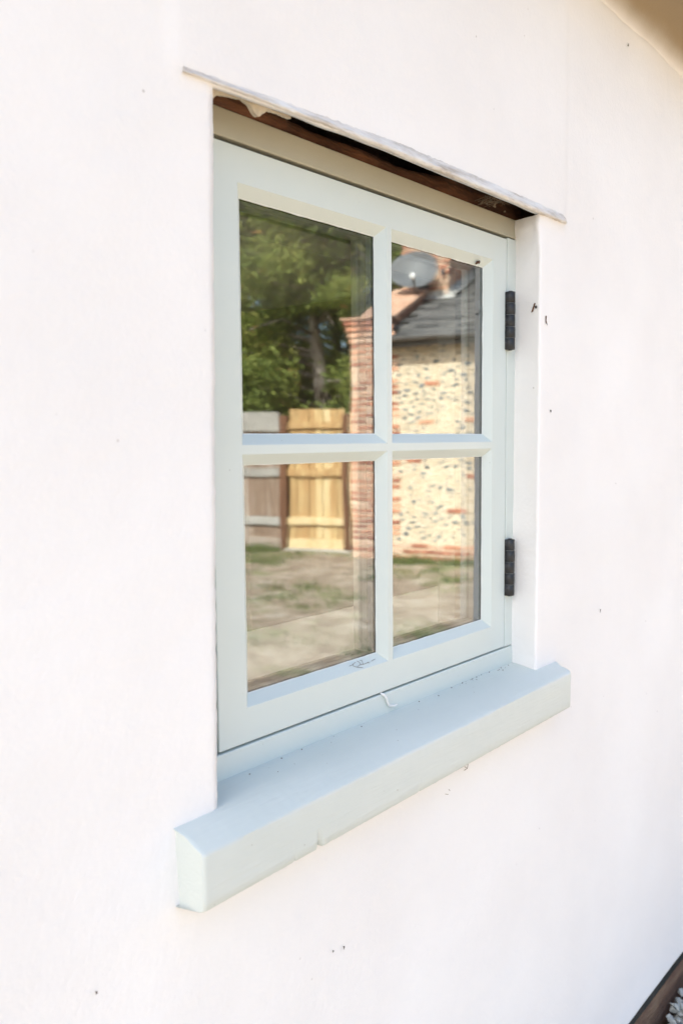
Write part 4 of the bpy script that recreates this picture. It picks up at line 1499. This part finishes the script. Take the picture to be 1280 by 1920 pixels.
def leaf_bit(name, pts, label, cat, mat='debris', th=0.0004):
    """a crumpled scrap: polygon in 3D given a little thickness"""
    b = MB()
    c = sum((Vector(p) for p in pts), Vector()) / len(pts)
    nrm = (Vector(pts[1]) - Vector(pts[0])).cross(Vector(pts[2]) - Vector(pts[0])).normalized()
    k = len(pts)
    top = [Vector(p) + nrm * th for p in pts] + [c + nrm * th * 3]
    bot = [Vector(p) - nrm * th for p in pts] + [c - nrm * th * 0.5]
    b.add(top + bot, [(i, (i + 1) % k, k) for i in range(k)] + [(k + 1 + (i + 1) % k, k + 1 + i, 2 * k + 1) for i in range(k)] + [(i, k + 1 + i, k + 1 + (i + 1) % k, (i + 1) % k) for i in range(k)])
    o = b.build(name, M[mat], None)
    tag(o, label, cat)
    return o


Y = WY - 0.0022
leaf_bit('leaf_scrap', [(.7035, -.047, .265), (.7030, -.044, .2655), (.7020, -.0395, .2515), (.7015, -.0385, .2485), (.7025, -.042, .2500)], 'curled brown leaf scrap stuck on the white reveal beside the upper hinge', 'leaf')
leaf_bit('dead_bug', [(.7000, -.0515, .2590), (.7010, -.0485, .2605), (.7015, -.0460, .2580), (.7010, -.0480, .2545), (.7000, -.0510, .2555)], 'small dark dead insect beside the leaf scrap on the white reveal', 'insect', 'thread')
leaf_bit('leaf_scrap', [(.7225, Y, .2425), (.7240, Y - .002, .2430), (.7245, Y, .2370), (.7285, Y - .001, .2255), (.7275, Y - .002, .2265), (.7240, Y, .2300)], 'thin twisted leaf scrap on the wall edge, below the insect', 'leaf')
leaf_bit('dirt_speck', [(.7465, Y, .0690), (.7490, Y - .001, .0680), (.7505, Y, .0650), (.7480, Y - .001, .0635), (.7460, Y, .0660)], 'round dark speck on the wall right of the window at mid height', 'speck', 'thread')
leaf_bit('dirt_speck', [(.9895, Y, -.3550), (.9915, Y - .001, -.3555), (.9925, Y, -.3615), (.9905, Y - .001, -.3630)], 'small dark speck on the wall to the right of the sill', 'speck')
curve_thing('cobweb_wisp', [[(.455, WY - .004, -.5380), (.449, WY - .006, -.5440), (.443, WY - .004, -.5460)], [(.447, WY - .006, -.5430), (.444, WY - .004, -.5400)]], 0.0005, 'web', 'dark wisp of cobweb hanging under the middle of the sill', 'cobweb', 5)
curve_thing('cobweb_wisp', [[(.388, Y, -.5700), (.395, Y - .001, -.5725)], [(.398, Y, -.5650), (.400, Y - .001, -.5680)]], 0.0004, 'web', 'short dark thread on the wall below the sill wisp', 'cobweb', 5)
leaf_bit('dirt_speck', [(.1255, Y, -.7085), (.1275, Y - .001, -.7090), (.1275, Y, -.7135), (.1260, Y - .001, -.7130)], 'right-hand one of two tiny specks low on the wall', 'speck', 'thread')
leaf_bit('dirt_speck', [(.1020, Y, -.7030), (.1040, Y - .001, -.7040), (.1035, Y, -.7070), (.1020, Y - .001, -.7060)], 'left-hand one of two tiny specks low on the wall', 'speck', 'thread')
leaf_bit('dirt_speck', [(-.2785, Y, -.5660), (-.2765, Y - .001, -.5665), (-.2760, Y, -.5685), (-.2780, Y - .001, -.5690)], 'tiny brown speck near the bottom left corner of the wall', 'speck')
leaf_bit('dirt_speck', [(1.084, Y, .8475), (1.0875, Y - .001, .8530), (1.0885, Y, .8535), (1.0870, Y - .001, .8470)], 'tiny slanting speck high on the wall under the stand-in eave cove', 'speck', 'thread')


def snail():
    b = MB()
    c = Vector((0.586, 0.0080, 0.3275))
    b.tube([c + Vector((-.006, -.001, -.002)), c + Vector((-.003, -.003, .001)), c + Vector((.001, -.0035, .002)), c + Vector((.004, -.002, .0005))], [0.0012, 0.0026, 0.0028, 0.0012], 10)
    o = b.build('cocoon', M['debris'], None, smooth=True)
    tag(o, 'small reddish brown cocoon stuck at the top edge of the right pane', 'cocoon')
snail()

# cobweb scraps hanging in the gap over the frame
def web():
    rnd = random.Random(3)
    b = MB()
    for i in range(16):
        x = 0.585 + rnd.gauss(0, 0.02)
        p = [(x, -0.045 + rnd.uniform(-.01, .02), 0.425), (x + rnd.gauss(0, .008), -0.03, 0.432), (x + rnd.gauss(0, .015), -0.005 + rnd.uniform(-.01, .01), 0.4265)]
        b.tube(p, 0.0004, 4)
    for i in range(10):
        bx, by, bz = 0.585 + rnd.gauss(0, .012), -0.02 + rnd.gauss(0, .008), 0.430 + rnd.gauss(0, .004)
        b.tube([(bx, by, bz), (bx + rnd.gauss(0, .004), by + .003, bz + rnd.gauss(0, .004))], [0.0018, 0.0008], 5)
    o = b.build('cobweb', M['web'], None, smooth=True)
    tag(o, 'dusty brown cobweb in the gap over the right end of the frame', 'cobweb')
web()


def grit():
    rnd = random.Random(9)
    b = MB()
    for i in range(36):
        x = rnd.choice([rnd.uniform(0.42, 0.70), rnd.gauss(0.60, 0.05), rnd.uniform(-0.05, 0.7)])
        y = -0.002 - abs(rnd.gauss(0, 0.007))
        z = -0.4232 - 0.06 * (-y) + 0.0006
        r = rnd.uniform(0.0002, 0.0007)
        b.box(x - r, x + r * 1.4, y - r, y + r, z - r, z + r * 0.8)
    for i in range(10):
        x, y = rnd.uniform(0.0, 0.74), rnd.uniform(-0.075, -0.01)
        z = -0.4236 - 0.0055 * max(0, (-y - 0.03) / 0.025) - (0.006 if y < -0.06 else 0)
        r = rnd.uniform(0.0002, 0.0004)
        b.box(x - r * 2, x + r * 2, y - r, y + r, z - r, z + r)
    o = b.build('grit', M['debris'], None)
    tag(o, 'fine brown grit lying on the sill along the frame', 'grit', kind='stuff')
grit()
